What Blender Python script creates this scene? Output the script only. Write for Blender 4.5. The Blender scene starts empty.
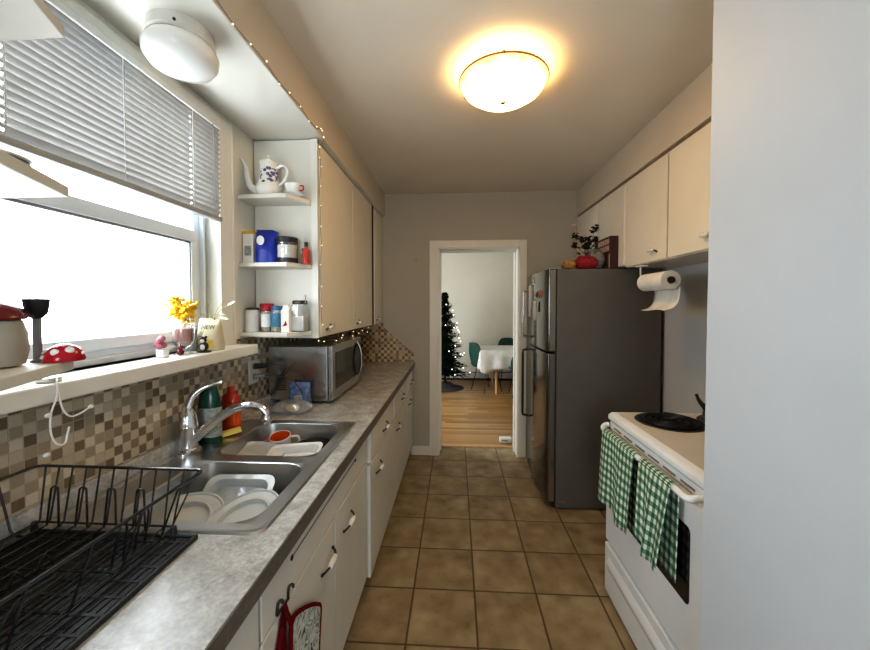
import bpy, bmesh, math, random
from mathutils import Vector, Matrix
random.seed(7)
PI = math.pi
sc = bpy.context.scene
COL = sc.collection
ORG = {}

# ---------------------------------------------------------------- materials
class NT:
    def __init__(s, name):
        s.m = bpy.data.materials.new(name); s.m.use_nodes = True
        s.t = s.m.node_tree; s.t.nodes.clear()
        s.out = s.t.nodes.new('ShaderNodeOutputMaterial')
        s.b = s.t.nodes.new('ShaderNodeBsdfPrincipled')
        s.l(s.b.outputs[0], s.out.inputs[0])
    def n(s, t, **k):
        x = s.t.nodes.new('ShaderNode' + t)
        for a, v in k.items(): setattr(x, a, v)
        return x
    def l(s, a, b): s.t.links.new(a, b)
    def math(s, op, a, b=None, c=None):
        x = s.n('Math', operation=op)
        for i, v in enumerate((a, b, c)):
            if v is None: continue
            if isinstance(v, (int, float)): x.inputs[i].default_value = v
            else: s.l(v, x.inputs[i])
        return x.outputs[0]
    def coord(s, kind='Object'):
        return s.n('TexCoord').outputs[kind]
    def sep(s, v):
        x = s.n('SeparateXYZ'); s.l(v, x.inputs[0]); return x.outputs
    def comb(s, *a):
        x = s.n('CombineXYZ')
        for i, v in enumerate(a):
            if isinstance(v, (int, float)): x.inputs[i].default_value = v
            else: s.l(v, x.inputs[i])
        return x.outputs[0]
    def noise(s, scale, detail=4, vec=None, rough=.55):
        x = s.n('TexNoise'); x.inputs['Scale'].default_value = scale
        x.inputs['Detail'].default_value = detail; x.inputs['Roughness'].default_value = rough
        s.l(vec if vec is not None else s.coord(), x.inputs['Vector']); return x.outputs[0]
    def scale(s, v, sx, sy, sz):
        x = s.n('Mapping'); s.l(v, x.inputs[0]); x.inputs['Scale'].default_value = (sx, sy, sz); return x.outputs[0]
    def ramp(s, f, stops, const=False):
        x = s.n('ValToRGB'); e = x.color_ramp.elements
        while len(e) < len(stops): e.new(.5)
        for i, (p, c) in enumerate(stops):
            e[i].position = p; e[i].color = (*c, 1)
        if const: x.color_ramp.interpolation = 'CONSTANT'
        s.l(f, x.inputs[0]); return x.outputs[0]
    def mix(s, f, a, b):
        x = s.n('Mix', data_type='RGBA')
        for i, v in ((0, f), (6, a), (7, b)):
            if isinstance(v, (int, float)): x.inputs[i].default_value = v
            elif isinstance(v, tuple): x.inputs[i].default_value = (*v, 1)
            else: s.l(v, x.inputs[i])
        return x.outputs[2]
    def base(s, c): s.l(c, s.b.inputs['Base Color'])
    def bump(s, h, st=.2, d=.002):
        x = s.n('Bump'); x.inputs['Strength'].default_value = st; x.inputs['Distance'].default_value = d
        s.l(h, x.inputs['Height']); s.l(x.outputs[0], s.b.inputs['Normal'])
    def set(s, **k):
        for a, v in k.items(): s.b.inputs[a.replace('_', ' ')].default_value = v
        return s

def dk(c, f): return tuple(min(1, x * f) for x in c)

def M(name, c, rough=.5, metal=0, var=.12, vs=12, bump=0, bs=150, emit=None, es=0, trans=0, ior=1.45, spec=.5, coat=0):
    t = NT(name)
    t.base(t.ramp(t.noise(vs), [(.25, dk(c, 1 - var)), (.75, dk(c, 1 + var))]))
    t.set(Roughness=rough, Metallic=metal, IOR=ior, Coat_Weight=coat)
    t.b.inputs['Specular IOR Level'].default_value = spec
    t.b.inputs['Transmission Weight'].default_value = trans
    if emit: t.b.inputs['Emission Color'].default_value = (*emit, 1); t.b.inputs['Emission Strength'].default_value = es
    if bump: t.bump(t.noise(bs, 3), bump)
    return t.m

def thin_glass(name, tint=(1, 1, 1), refl=.08, haze=0.0, hcol=(.8, .8, .8)):
    t = NT(name); t.t.nodes.remove(t.b)
    tr = t.n('BsdfTransparent'); tr.inputs[0].default_value = (*tint, 1)
    gl = t.n('BsdfGlossy'); gl.inputs['Roughness'].default_value = .05
    fr = t.n('LayerWeight'); fr.inputs[0].default_value = .25
    f = t.math('ADD', t.math('MULTIPLY', fr.outputs['Fresnel'], .5), refl)
    mx = t.n('MixShader'); t.l(f, mx.inputs[0]); t.l(tr.outputs[0], mx.inputs[1]); t.l(gl.outputs[0], mx.inputs[2])
    o = mx.outputs[0]
    if haze:
        df = t.n('BsdfDiffuse'); t.l(t.ramp(t.noise(30), [(.3, dk(hcol, .85)), (.7, hcol)]), df.inputs[0])
        m2 = t.n('MixShader'); m2.inputs[0].default_value = haze
        t.l(o, m2.inputs[1]); t.l(df.outputs[0], m2.inputs[2]); o = m2.outputs[0]
    t.l(o, t.out.inputs[0]); return t.m

def tile_floor():
    t = NT('kitchen_floor_tile'); p = t.coord(); x, y, z = t.sep(p)
    px, py = .3235, .327
    u = t.math('DIVIDE', t.math('ADD', x, .2225 + 10 * px), px); v = t.math('DIVIDE', t.math('ADD', y, -1.59 + 10 * py), py)
    fu, fv = t.math('FRACT', u), t.math('FRACT', v)
    eu = t.math('MINIMUM', fu, t.math('SUBTRACT', 1, fu)); ev = t.math('MINIMUM', fv, t.math('SUBTRACT', 1, fv))
    e = t.math('MINIMUM', eu, ev)
    g = t.n('MapRange'); t.l(e, g.inputs[0]); g.inputs[1].default_value = .008; g.inputs[2].default_value = .02
    wn = t.n('TexWhiteNoise', noise_dimensions='2D'); t.l(t.comb(t.math('FLOOR', u), t.math('FLOOR', v), 0), wn.inputs[0])
    off = t.n('VectorMath', operation='MULTIPLY_ADD'); t.l(wn.outputs[1], off.inputs[0]); off.inputs[1].default_value = (9, 9, 9); t.l(p, off.inputs[2])
    n1 = t.noise(7, 6, off.outputs[0], .65); n2 = t.noise(28, 4, off.outputs[0], .7)
    c = t.ramp(n1, [(.3, (.17, .118, .062)), (.5, (.32, .24, .138)), (.68, (.47, .375, .235))])
    c = t.mix(t.math('MULTIPLY', t.ramp(n2, [(.5, (0, 0, 0)), (.72, (1, 1, 1))]), .45), c, (.185, .125, .065))
    tint = t.mix(t.math('MULTIPLY', wn.outputs[0], .22), c, (.25, .19, .115))
    t.base(t.mix(g.outputs[0], (.10, .066, .035), tint))
    t.set(Roughness=.42); t.b.inputs['Specular IOR Level'].default_value = .35
    t.bump(t.math('ADD', g.outputs[0], t.math('MULTIPLY', n2, .15)), .5, .003)
    return t.m

def mosaic(name, axis, warm=0, pitch=.0305, gl=.25):
    t = NT(name); p = t.coord(); s = t.sep(p)
    u = t.math('DIVIDE', t.math('ADD', s[axis], 10), pitch); v = t.math('DIVIDE', t.math('ADD', s[2], 10.006), pitch)
    fu, fv = t.math('FRACT', u), t.math('FRACT', v)
    e = t.math('MINIMUM', t.math('MINIMUM', fu, t.math('SUBTRACT', 1, fu)), t.math('MINIMUM', fv, t.math('SUBTRACT', 1, fv)))
    g = t.n('MapRange'); t.l(e, g.inputs[0]); g.inputs[1].default_value = .02; g.inputs[2].default_value = .06
    iu, iv = t.math('FLOOR', u), t.math('FLOOR', v)
    wn = t.n('TexWhiteNoise', noise_dimensions='2D'); t.l(t.comb(iu, iv, 0), wn.inputs[0])
    chk = t.math('MODULO', t.math('ADD', iu, iv), 2)
    f = t.math('ADD', t.math('MULTIPLY', wn.outputs[0], .62), t.math('MULTIPLY', chk, .38))
    if warm: st = [(0, (.17, .085, .03)), (.3, (.26, .15, .065)), (.5, (.50, .37, .2)), (.72, (.62, .5, .32))]
    else: st = [(0, (.15, .108, .064)), (.22, (.22, .168, .108)), (.40, (.34, .282, .20)), (.56, (.51, .44, .325)), (.78, (.63, .56, .43))]
    c = t.ramp(f, st, True)
    c = t.mix(t.math('MULTIPLY', t.noise(120, 4), .35), c, (.28, .2, .14))
    t.base(t.mix(g.outputs[0], (.40, .34, .27), c)); t.set(Roughness=gl)
    t.bump(g.outputs[0], .4, .002); return t.m

def wood_floor():
    t = NT('dining_oak_floor'); p = t.coord(); x, y, z = t.sep(p)
    v = t.math('DIVIDE', y, .058); iv = t.math('FLOOR', v); fv = t.math('FRACT', v)
    w0 = t.n('TexWhiteNoise', noise_dimensions='1D'); t.l(iv, w0.inputs['W'])
    u = t.math('DIVIDE', t.math('ADD', x, t.math('MULTIPLY', w0.outputs[0], 3)), .9); iu = t.math('FLOOR', u)
    wn = t.n('TexWhiteNoise', noise_dimensions='2D'); t.l(t.comb(iu, iv, 0), wn.inputs[0])
    gr = t.noise(6, 5, t.scale(p, 1.2, 18, 1))
    c = t.ramp(t.math('ADD', t.math('MULTIPLY', wn.outputs[0], .55), t.math('MULTIPLY', gr, .45)), [(.15, (.21, .105, .035)), (.5, (.36, .2, .075)), (.85, (.5, .31, .135))])
    e = t.math('MINIMUM', fv, t.math('SUBTRACT', 1, fv))
    g = t.n('MapRange'); t.l(e, g.inputs[0]); g.inputs[1].default_value = .01; g.inputs[2].default_value = .05
    t.base(t.mix(g.outputs[0], (.13, .065, .025), c)); t.set(Roughness=.28)
    t.bump(t.math('ADD', g.outputs[0], gr), .15, .001); return t.m

def laminate():
    t = NT('grey_laminate')
    n1, n2 = t.noise(16, 6, rough=.7), t.noise(95, 5, rough=.75)
    c = t.ramp(t.math('ADD', t.math('MULTIPLY', n1, .55), t.math('MULTIPLY', n2, .45)), [(.34, (.22, .215, .20)), (.5, (.40, .395, .38)), (.64, (.60, .60, .585))])
    t.base(c); t.set(Roughness=.26); t.b.inputs['Specular IOR Level'].default_value = .85; t.bump(n2, .06, .001); return t.m

def brushed(name, c, rough=.28, axis=(1, 1, 60)):
    t = NT(name); n = t.noise(8, 5, t.scale(t.coord(), *axis))
    t.base(t.ramp(n, [(.3, dk(c, .96)), (.7, dk(c, 1.04))])); t.set(Metallic=1.0)
    r = t.n('MapRange'); t.l(n, r.inputs[0]); r.inputs[3].default_value = rough * .9; r.inputs[4].default_value = rough * 1.12
    t.l(r.outputs[0], t.b.inputs['Roughness']); t.bump(n, .012, .001); return t.m

def gingham():
    t = NT('green_gingham'); u, v, _ = t.sep(t.coord('UV'))
    a = t.math('GREATER_THAN', t.math('FRACT', u), .5); b = t.math('GREATER_THAN', t.math('FRACT', v), .5)
    s = t.math('MULTIPLY', t.math('ADD', a, b), .5)
    n = t.noise(400, 2)
    c = t.ramp(s, [(0, (.72, .74, .70)), (.34, (.13, .27, .16)), (.75, (.018, .085, .035))], True)
    t.base(t.mix(t.math('MULTIPLY', n, .15), c, (.3, .35, .3))); t.set(Roughness=.9)
    t.b.inputs['Specular IOR Level'].default_value = .1
    t.bump(t.noise(300, 2), .2, .001); return t.m

def swirl():
    t = NT('swirl_print_cotton')
    n = t.n('TexNoise'); n.inputs['Scale'].default_value = 14; n.inputs['Detail'].default_value = 3; n.inputs['Distortion'].default_value = 2.2
    t.l(t.coord(), n.inputs['Vector'])
    t.base(t.ramp(n.outputs[0], [(.36, (.05, .055, .055)), (.42, (.55, .6, .58)), (.5, (.72, .74, .7)), (.57, (.12, .15, .15)), (.62, (.68, .7, .66)), (.7, (.3, .26, .16))]))
    t.set(Roughness=.9); return t.m

def spotted():
    t = NT('violet_sprig_porcelain'); p = t.coord()
    vo = t.n('TexVoronoi'); vo.inputs['Scale'].default_value = 62; t.l(p, vo.inputs['Vector'])
    x, y, z = t.sep(p)
    d = t.math('SQRT', t.math('ADD', t.math('POWER', t.math('SUBTRACT', x, .012), 2), t.math('POWER', t.math('SUBTRACT', z, .088), 2)))
    near = t.math('LESS_THAN', t.math('ADD', d, t.math('MULTIPLY', t.noise(60), .03)), .052)
    f = t.math('MULTIPLY', near, t.math('LESS_THAN', vo.outputs[0], .5))
    c2 = t.ramp(t.noise(110, 1), [(.45, (.10, .07, .26)), (.5, (.22, .2, .42)), (.58, (.06, .10, .05))])
    t.base(t.mix(f, (.78, .76, .70), c2)); t.set(Roughness=.2); return t.m

def emission(name, c, s, var=.0):
    t = NT(name); t.t.nodes.remove(t.b); e = t.n('Emission'); e.inputs[1].default_value = s
    t.l(t.ramp(t.noise(6), [(.35, dk(c, 1 - var)), (.7, c)]), e.inputs[0])
    t.l(e.outputs[0], t.out.inputs[0]); return t.m

def slat_mat():
    t = NT('blind_slat_vinyl'); t.t.nodes.remove(t.b)
    d = t.n('BsdfDiffuse'); tr = t.n('BsdfTranslucent'); mx = t.n('MixShader'); mx.inputs[0].default_value = .05
    c = t.ramp(t.noise(20), [(.3, (.40, .40, .39)), (.7, (.46, .46, .45))]); t.l(c, d.inputs[0]); t.l(c, tr.inputs[0])
    t.l(d.outputs[0], mx.inputs[1]); t.l(tr.outputs[0], mx.inputs[2]); t.l(mx.outputs[0], t.out.inputs[0]); return t.m

def paint(name, c, bump=.12, rough=.55, var=.03):
    return M(name, c, rough, var=var, vs=3, bump=bump, bs=260, spec=.3)

m = {}
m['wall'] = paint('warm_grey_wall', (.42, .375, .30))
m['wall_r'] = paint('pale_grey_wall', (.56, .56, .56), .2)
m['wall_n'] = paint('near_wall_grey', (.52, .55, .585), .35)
m['ceil'] = paint('ceiling_white', (.72, .65, .54))
m['soffit'] = paint('soffit_cream', (.60, .54, .45))
m['nook'] = paint('nook_white', (.73, .71, .64), .05)
m['dwall'] = paint('dining_wall', (.66, .635, .54))
m['trim'] = M('trim_white', (.76, .74, .68), .35, var=.03)
m['casing'] = M('door_casing_cream', (.70, .655, .56), .35, var=.03)
m['vinyl'] = M('window_vinyl', (.72, .79, .86), .35, var=.02)
m['gasket'] = M('window_gasket_grey', (.22, .24, .26), .5)
m['floor'] = tile_floor(); m['mosaic'] = mosaic('backsplash_mosaic', 1); m['mosaic2'] = mosaic('backsplash_mosaic_far', 0, 1)
m['oak'] = wood_floor(); m['lam'] = laminate()
m['lamedge'] = M('laminate_edge_dark', (.135, .118, .098), .5, var=.25, vs=50)
m['cab'] = M('cabinet_cream_paint', (.76, .71, .61), .38, var=.04, vs=4)
m['cabw'] = M('base_cabinet_white_paint', (.70, .68, .62), .4, var=.04, vs=4)
m['gapshade'] = M('dark_gap_shade', (.05, .035, .02), .8)
m['gap'] = M('brown_reveal', (.20, .15, .10), .8)
m['iron'] = M('dark_pull_metal', (.06, .05, .045), .35, .8)
m['ceramic'] = M('white_ceramic', (.80, .80, .785), .18, var=.03)
m['steel'] = brushed('stainless_steel', (.46, .45, .43), .24)
m['sinkm'] = brushed('sink_steel', (.56, .555, .54), .3, (40, 1, 40))
m['chrome'] = M('chrome', (.72, .72, .73), .08, 1, var=.05)
m['dull'] = M('dull_white_glaze', (.60, .61, .60), .25, var=.05)
m['black'] = M('black_plastic', (.018, .018, .02), .4)
m['wire'] = M('black_coated_wire', (.012, .012, .013), .2, spec=.9)
m['mat'] = M('black_rubber_mat', (.016, .017, .018), .5, bump=.5, bs=240)
m['slat'] = slat_mat()
m['rail'] = M('blind_rail_grey', (.36, .365, .36), .5)
m['white'] = M('white_plastic', (.78, .78, .76), .35, var=.03)
m['opal'] = M('opal_glass', (.80, .79, .75), .15, var=.03, vs=6)
m['lampbase'] = M('lamp_base_white', (.68, .66, .60), .4)
def lamp_glow():
    t = NT('glowing_alabaster'); t.t.nodes.remove(t.b); x, y, z = t.sep(t.coord())
    r = t.math('SQRT', t.math('ADD', t.math('POWER', x, 2), t.math('POWER', y, 2)))
    r = t.math('ADD', r, t.math('MULTIPLY', t.math('SUBTRACT', t.noise(9), .5), .07))
    e = t.n('Emission'); t.l(t.ramp(t.math('DIVIDE', r, .21), [(.3, (1, .74, .36)), (.7, (1, .58, .19)), (1, (1, .46, .10))]), e.inputs[0])
    q = t.n('MapRange'); t.l(r, q.inputs[0]); q.inputs[1].default_value = .05; q.inputs[2].default_value = .20; q.inputs[3].default_value = 33; q.inputs[4].default_value = 3.6
    t.l(q.outputs[0], e.inputs[1]); t.l(e.outputs[0], t.out.inputs[0]); return t.m
m['glow'] = lamp_glow()
m['bulb'] = emission('fairy_bulb', (1, .78, .45), 3)
m['bulbw'] = emission('tree_bulb', (1, .90, .72), 5)
m['brass'] = M('dull_brass', (.32, .22, .11), .35, .9)
m['pane'] = thin_glass('window_pane', refl=.02)
m['glass'] = thin_glass('clear_glass', (.93, .95, .94), .10, .06)
m['plastic'] = thin_glass('clear_plastic', (.9, .92, .93), .12, .22, (.75, .77, .77))
m['frost'] = thin_glass('frosted_plastic', (.85, .88, .88), .12, .6, (.78, .80, .80))
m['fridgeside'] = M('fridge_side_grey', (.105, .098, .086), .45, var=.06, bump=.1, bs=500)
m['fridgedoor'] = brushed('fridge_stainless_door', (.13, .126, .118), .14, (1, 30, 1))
m['enamel'] = M('white_enamel', (.76, .77, .78), .22, var=.02, coat=.3)
m['cooktop'] = M('cooktop_enamel', (.62, .58, .53), .28, var=.04)
m['ovenglass'] = M('oven_window_glass', (.012, .012, .012), .1)
m['coil'] = M('black_burner_coil', (.018, .017, .017), .4, .3)
m['gingham'] = gingham(); m['swirl'] = swirl()
m['red'] = M('red_cotton', (.13, .006, .009), .95, spec=.1)
m['redgloss'] = M('red_gloss', (.40, .008, .02), .22)
m['wine'] = M('dark_red_lid', (.14, .008, .012), .2)
m['taupe'] = M('taupe_glaze', (.36, .33, .28), .3)
m['paper'] = M('white_paper', (.80, .79, .76), .9, bump=.1, bs=80)
m['yellow'] = M('yellow_petals', (.80, .50, .02), .7, var=.3, vs=60)
m['sponge'] = M('yellow_sponge', (.72, .60, .16), .95, bump=.6, bs=300)
m['stem'] = M('dry_stem', (.34, .30, .14), .8)
m['wheat'] = M('wheat_ear', (.66, .62, .44), .9, var=.25, vs=80)
m['pink'] = M('pink_wax', (.62, .20, .15), .6)
m['pinkf'] = M('pink_figurine', (.42, .14, .17), .6)
m['kraft'] = M('cream_kraft', (.60, .54, .36), .8)
m['gold'] = M('mustard_print', (.64, .40, .05), .7, var=.25, vs=50)
m['ink'] = M('black_ink', (.02, .02, .02), .7)
m['blue'] = M('blue_foil', (.012, .03, .30), .3, var=.3, vs=25)
m['navy'] = M('blue_coffee_bag', (.10, .15, .29), .4, var=.75, vs=45)
m['bluelid'] = M('blue_lid', (.04, .12, .26), .4)
m['spice'] = M('mixed_spice', (.42, .36, .26), .8, var=.5, vs=90)
m['flour'] = M('white_powder', (.72, .70, .66), .9)
m['label'] = M('teal_print_label', (.06, .2, .32), .5, var=.6, vs=60)
m['greenb'] = M('dark_green_bottle', (.006, .05, .034), .25)
m['greyl'] = M('grey_printed_label', (.30, .33, .31), .5, var=.45, vs=70)
m['redb'] = M('red_bottle', (.42, .035, .02), .25)
m['orange'] = M('orange_glaze', (.66, .095, .012), .2)
m['bread'] = M('bread', (.62, .43, .16), .9, bump=.4, bs=90)
m['violet'] = spotted()
m['fir'] = M('fir_needles', (.008, .022, .013), .95, var=.5, vs=30, spec=.05)
m['bark'] = M('bark', (.05, .03, .02), .9)
m['skirt'] = M('tree_skirt', (.06, .05, .05), .9, var=.8, vs=25)
m['velvet'] = M('green_velvet', (.012, .058, .042), .7, var=.15)
m['leg'] = M('black_metal_leg', (.012, .012, .012), .4, .5)
m['beech'] = M('light_wood', (.50, .30, .14), .5, var=.2)
m['linen'] = M('white_linen', (.70, .69, .66), .9, bump=.2, bs=120)
m['heater'] = M('heater_white', (.60, .59, .55), .4)
m['flowerd'] = M('dark_dried_flower', (.022, .010, .010), .9, var=.5, vs=60)
m['leafd'] = M('dark_leaf', (.03, .035, .016), .8)
m['vase'] = M('grey_vase', (.16, .15, .14), .35)
m['gamebox'] = M('dark_brown_box', (.045, .014, .012), .5)
m['printw'] = M('pale_pink_print', (.60, .42, .36), .6)
m['redpack'] = M('red_packet', (.24, .012, .018), .3, var=.7, vs=60)
m['goldpack'] = M('gold_packet', (.45, .24, .08), .3, .4, var=.6, vs=60)
m['film'] = thin_glass('crumpled_film', (.8, .8, .78), .18, .3, (.35, .33, .30))
m['photo'] = M('photo_print', (.42, .42, .40), .5, var=.8, vs=70)
m['coral'] = M('coral_note', (.45, .15, .11), .7)
m['cordd'] = M('dark_cord', (.12, .11, .10), .6)
m['wallplate'] = M('ivory_plate', (.66, .65, .60), .4)
m['tin'] = M('tin_lid', (.55, .54, .5), .3, .8)

# ---------------------------------------------------------------- mesh builder
class MB:
    def __init__(s): s.bm = bmesh.new(); s.uv = s.bm.loops.layers.uv.new('UVMap'); s.mi = 0
    def _new(s, before):
        for f in list(s.bm.faces)[before:]: f.material_index = s.mi
    def faces(s, vs, fs):
        b = [s.bm.verts.new(v) for v in vs]
        for f in fs:
            try: q = s.bm.faces.new([b[i] for i in f]); q.material_index = s.mi
            except ValueError: pass
        return s
    def box(s, x0, x1, y0, y1, z0, z1):
        x0, x1 = min(x0, x1), max(x0, x1); y0, y1 = min(y0, y1), max(y0, y1); z0, z1 = min(z0, z1), max(z0, z1)
        v = [(x, y, z) for z in (z0, z1) for y in (y0, y1) for x in (x0, x1)]
        return s.faces(v, [(0, 2, 3, 1), (4, 5, 7, 6), (0, 1, 5, 4), (2, 6, 7, 3), (0, 4, 6, 2), (1, 3, 7, 5)])
    def prism(s, poly, z0, z1, axis=2):
        def P(a, b, c): return (a, b, c) if axis == 2 else (c, a, b) if axis == 0 else (a, c, b)
        n = len(poly); v = [P(a, b, z0) for a, b in poly] + [P(a, b, z1) for a, b in poly]
        return s.faces(v, [tuple(range(n))[::-1], tuple(range(n, 2 * n))] + [(i, (i + 1) % n, n + (i + 1) % n, n + i) for i in range(n)])
    def lathe(s, prof, c=(0, 0, 0), seg=24, axis='Z', sx=1, sy=1):
        rings = []; c = Vector(c)
        def P(r, z, a):
            x, y = r * math.cos(a) * sx, r * math.sin(a) * sy
            return c + Vector((x, y, z) if axis == 'Z' else (z, x, y) if axis == 'X' else (x, z, y))
        v, f = [], []
        for r, z in prof:
            if r < 1e-6: rings.append([len(v)]); v.append(P(0, z, 0))
            else:
                rings.append(list(range(len(v), len(v) + seg))); v += [P(r, z, 2 * PI * k / seg) for k in range(seg)]
        for A, B in zip(rings, rings[1:]):
            for k in range(seg):
                k2 = (k + 1) % seg
                q = [A[k % len(A)], A[k2 % len(A)], B[k2 % len(B)], B[k % len(B)]]
                d = list(dict.fromkeys(q))
                if len(d) > 2: f.append(tuple(d))
        return s.faces(v, f)
    def cyl(s, p0, p1, r0, r1=None, seg=14, cap=True): return s.tube([p0, p1], [r0, r0 if r1 is None else r1], seg, cap=cap)
    def tube(s, pts, r, seg=8, closed=False, cap=True, flat=1.0):
        P = [Vector(p) for p in pts]; n = len(P); R = r if isinstance(r, (list, tuple)) else [r] * n
        T = []
        for i in range(n):
            a = P[i - 1] if (i or closed) else P[0]; b = P[(i + 1) % n] if (i < n - 1 or closed) else P[-1]
            d = (b - a); T.append(d.normalized() if d.length > 1e-9 else Vector((0, 0, 1)))
        up = Vector((0, 0, 1)) if abs(T[0].z) < .9 else Vector((1, 0, 0))
        N = (up - T[0] * up.dot(T[0])).normalized(); v, f = [], []
        for i in range(n):
            N = N - T[i] * N.dot(T[i])
            if N.length < 1e-6: N = T[i].orthogonal()
            N.normalize(); B = T[i].cross(N)
            for k in range(seg):
                a = 2 * PI * k / seg; v.append(P[i] + (N * math.cos(a) * flat + B * math.sin(a)) * R[i])
        for i in range(n if closed else n - 1):
            j = (i + 1) % n
            for k in range(seg): f.append((i * seg + k, i * seg + (k + 1) % seg, j * seg + (k + 1) % seg, j * seg + k))
        if cap and not closed: f += [tuple(range(seg))[::-1], tuple(range((n - 1) * seg, n * seg))]
        return s.faces(v, f)
    def ball(s, c, r, sx=1, sy=1, sz=1, seg=14, rings=8):
        pr = [(r * math.sin(PI * i / rings), -r * math.cos(PI * i / rings) * sz) for i in range(rings + 1)]
        return s.lathe(pr, c, seg, 'Z', sx, sy)
    def grid(s, fn, nu, nv, us=1, vs=1):
        g = [[s.bm.verts.new(fn(i / nu, j / nv)) for j in range(nv + 1)] for i in range(nu + 1)]
        for i in range(nu):
            for j in range(nv):
                q = s.bm.faces.new((g[i][j], g[i + 1][j], g[i + 1][j + 1], g[i][j + 1])); q.material_index = s.mi
                for lp, (a, b) in zip(q.loops, ((i, j), (i + 1, j), (i + 1, j + 1), (i, j + 1))): lp[s.uv].uv = (a / nu * us, b / nv * vs)
        return s
    def rrect(s, x0, x1, y0, y1, r, n=5):
        p = []
        for cx, cy, a0 in ((x1 - r, y1 - r, 0), (x0 + r, y1 - r, PI / 2), (x0 + r, y0 + r, PI), (x1 - r, y0 + r, 1.5 * PI)):
            p += [(cx + r * math.cos(a0 + PI / 2 * k / n), cy + r * math.sin(a0 + PI / 2 * k / n)) for k in range(n + 1)]
        return p
    def loft(s, loops, cap0=False, cap1=False):
        n = len(loops[0]); v = [p for L in loops for p in L]; f = []
        for i in range(len(loops) - 1):
            for k in range(n): f.append((i * n + k, i * n + (k + 1) % n, (i + 1) * n + (k + 1) % n, (i + 1) * n + k))
        if cap0: f.append(tuple(range(n))[::-1])
        if cap1: f.append(tuple(range((len(loops) - 1) * n, len(loops) * n)))
        return s.faces(v, f)
    def build(s, name, mats, parent=None, bevel=0, smooth=True, solid=0, recalc=True, raw=False, sub=0):
        bm = s.bm
        if recalc: bmesh.ops.recalc_face_normals(bm, faces=bm.faces)
        if parent is not None: o = ORG[parent]
        elif raw: o = Vector((0, 0, 0))
        else:
            vs = [v.co for v in bm.verts]
            o = Vector(((min(v.x for v in vs) + max(v.x for v in vs)) / 2, (min(v.y for v in vs) + max(v.y for v in vs)) / 2, min(v.z for v in vs)))
        bmesh.ops.translate(bm, verts=bm.verts, vec=-o)
        if smooth:
            for f in bm.faces: f.smooth = True
            for e in bm.edges:
                if len(e.link_faces) == 2 and e.calc_face_angle(0) > .65: e.smooth = False
        me = bpy.data.meshes.new(name); bm.to_mesh(me); bm.free()
        for q in (mats if isinstance(mats, (list, tuple)) else [mats]): me.materials.append(m[q] if isinstance(q, str) else q)
        ob = bpy.data.objects.new(name, me); COL.objects.link(ob)
        if parent is not None: ob.parent = parent
        else: ob.location = o
        ORG[ob] = o
        if solid: k = ob.modifiers.new('t', 'SOLIDIFY'); k.thickness = solid; k.offset = 0
        if bevel:
            k = ob.modifiers.new('b', 'BEVEL'); k.width = bevel; k.segments = 2; k.limit_method = 'ANGLE'; k.angle_limit = .7
        if sub: k = ob.modifiers.new('s', 'SUBSURF'); k.levels = sub; k.render_levels = sub
        return ob

def tag(o, label, cat, group=None, kind=None):
    o['label'] = label; o['category'] = cat
    if group: o['group'] = group
    if kind: o['kind'] = kind
    return o
def thing(name, loc, label, cat, group=None):
    o = bpy.data.objects.new(name, None); o.location = loc; o.empty_display_size = .05; COL.objects.link(o)
    ORG[o] = Vector(loc); return tag(o, label, cat, group)
def struct(o): o['kind'] = 'structure'; return o
def copy_tree(o, loc, rz, label, parent=None):
    c = o.copy(); COL.objects.link(c); c.location = loc; c.rotation_euler = (0, 0, rz); c['label'] = label
    for ch in [x for x in bpy.data.objects if x.parent == o]:
        d = ch.copy(); COL.objects.link(d); d.parent = c
        for g in [x for x in bpy.data.objects if x.parent == ch]:
            e = g.copy(); COL.objects.link(e); e.parent = d
    return c
def text(s_, size, loc, rot, mat, parent, name='lettering'):
    cu = bpy.data.curves.new(name, 'FONT'); cu.body = s_; cu.size = size; cu.align_x = 'CENTER'; cu.align_y = 'CENTER'; cu.extrude = .0004
    tmp = bpy.data.objects.new('tmp', cu); me = bpy.data.meshes.new_from_object(tmp); bpy.data.objects.remove(tmp)
    o = bpy.data.objects.new(name, me); COL.objects.link(o); me.materials.clear(); me.materials.append(m[mat])
    o.parent = parent; o.location = Vector(loc) - ORG[parent]; o.rotation_euler = rot; ORG[o] = ORG[parent]; return o

# ---------------------------------------------------------------- main dimensions (metres)
WX = -1.10            # window wall
FY = 3.68             # far wall, kitchen face
DY = 3.93             # far wall, dining face
CH = 2.64             # ceiling
RX = 1.52             # right wall
CT = .95              # countertop
CF = -.415            # countertop front edge
BF = -.45             # base cabinet fronts
UF = -.74             # left upper cabinet fronts
PY = 1.95             # end panel of the upper cabinets
BK = -1.6             # wall behind
NX, NY = .722, 1.095  # corner of the near right wall

# ---------------------------------------------------------------- room shell
struct(MB().box(-1.25, 1.7, BK, DY, -.08, 0).build('floor', 'floor', raw=True, smooth=False))
struct(MB().box(-2.6, 3.2, DY, 7.6, -.08, 0).build('floor_dining', 'oak', raw=True, smooth=False))
struct(MB().box(-1.25, 1.7, BK, DY, CH, CH + .08).build('ceiling', 'ceil', raw=True, smooth=False))
struct(MB().box(-2.6, 3.2, DY, 7.6, CH, CH + .08).build('ceiling_dining', 'ceil', raw=True, smooth=False))
OY0, OY1, OZ0, OZ1 = .70, 1.645, 1.33, 2.315      # window opening
w = MB(); w.box(-1.25, WX, BK, OY0, 0, CH).box(-1.25, WX, OY1, DY, 0, CH).box(-1.25, WX, OY0, OY1, 0, OZ0).box(-1.25, WX, OY0, OY1, OZ1, CH)
struct(w.build('wall_left', 'nook', raw=True, smooth=False))
DX0, DX1, DZ = -.175, .625, 2.095                 # doorway
w = MB(); w.box(WX, DX0, FY, DY, 0, CH).box(DX1, 1.7, FY, DY, 0, CH).box(DX0, DX1, FY, DY, DZ, CH)
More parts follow.
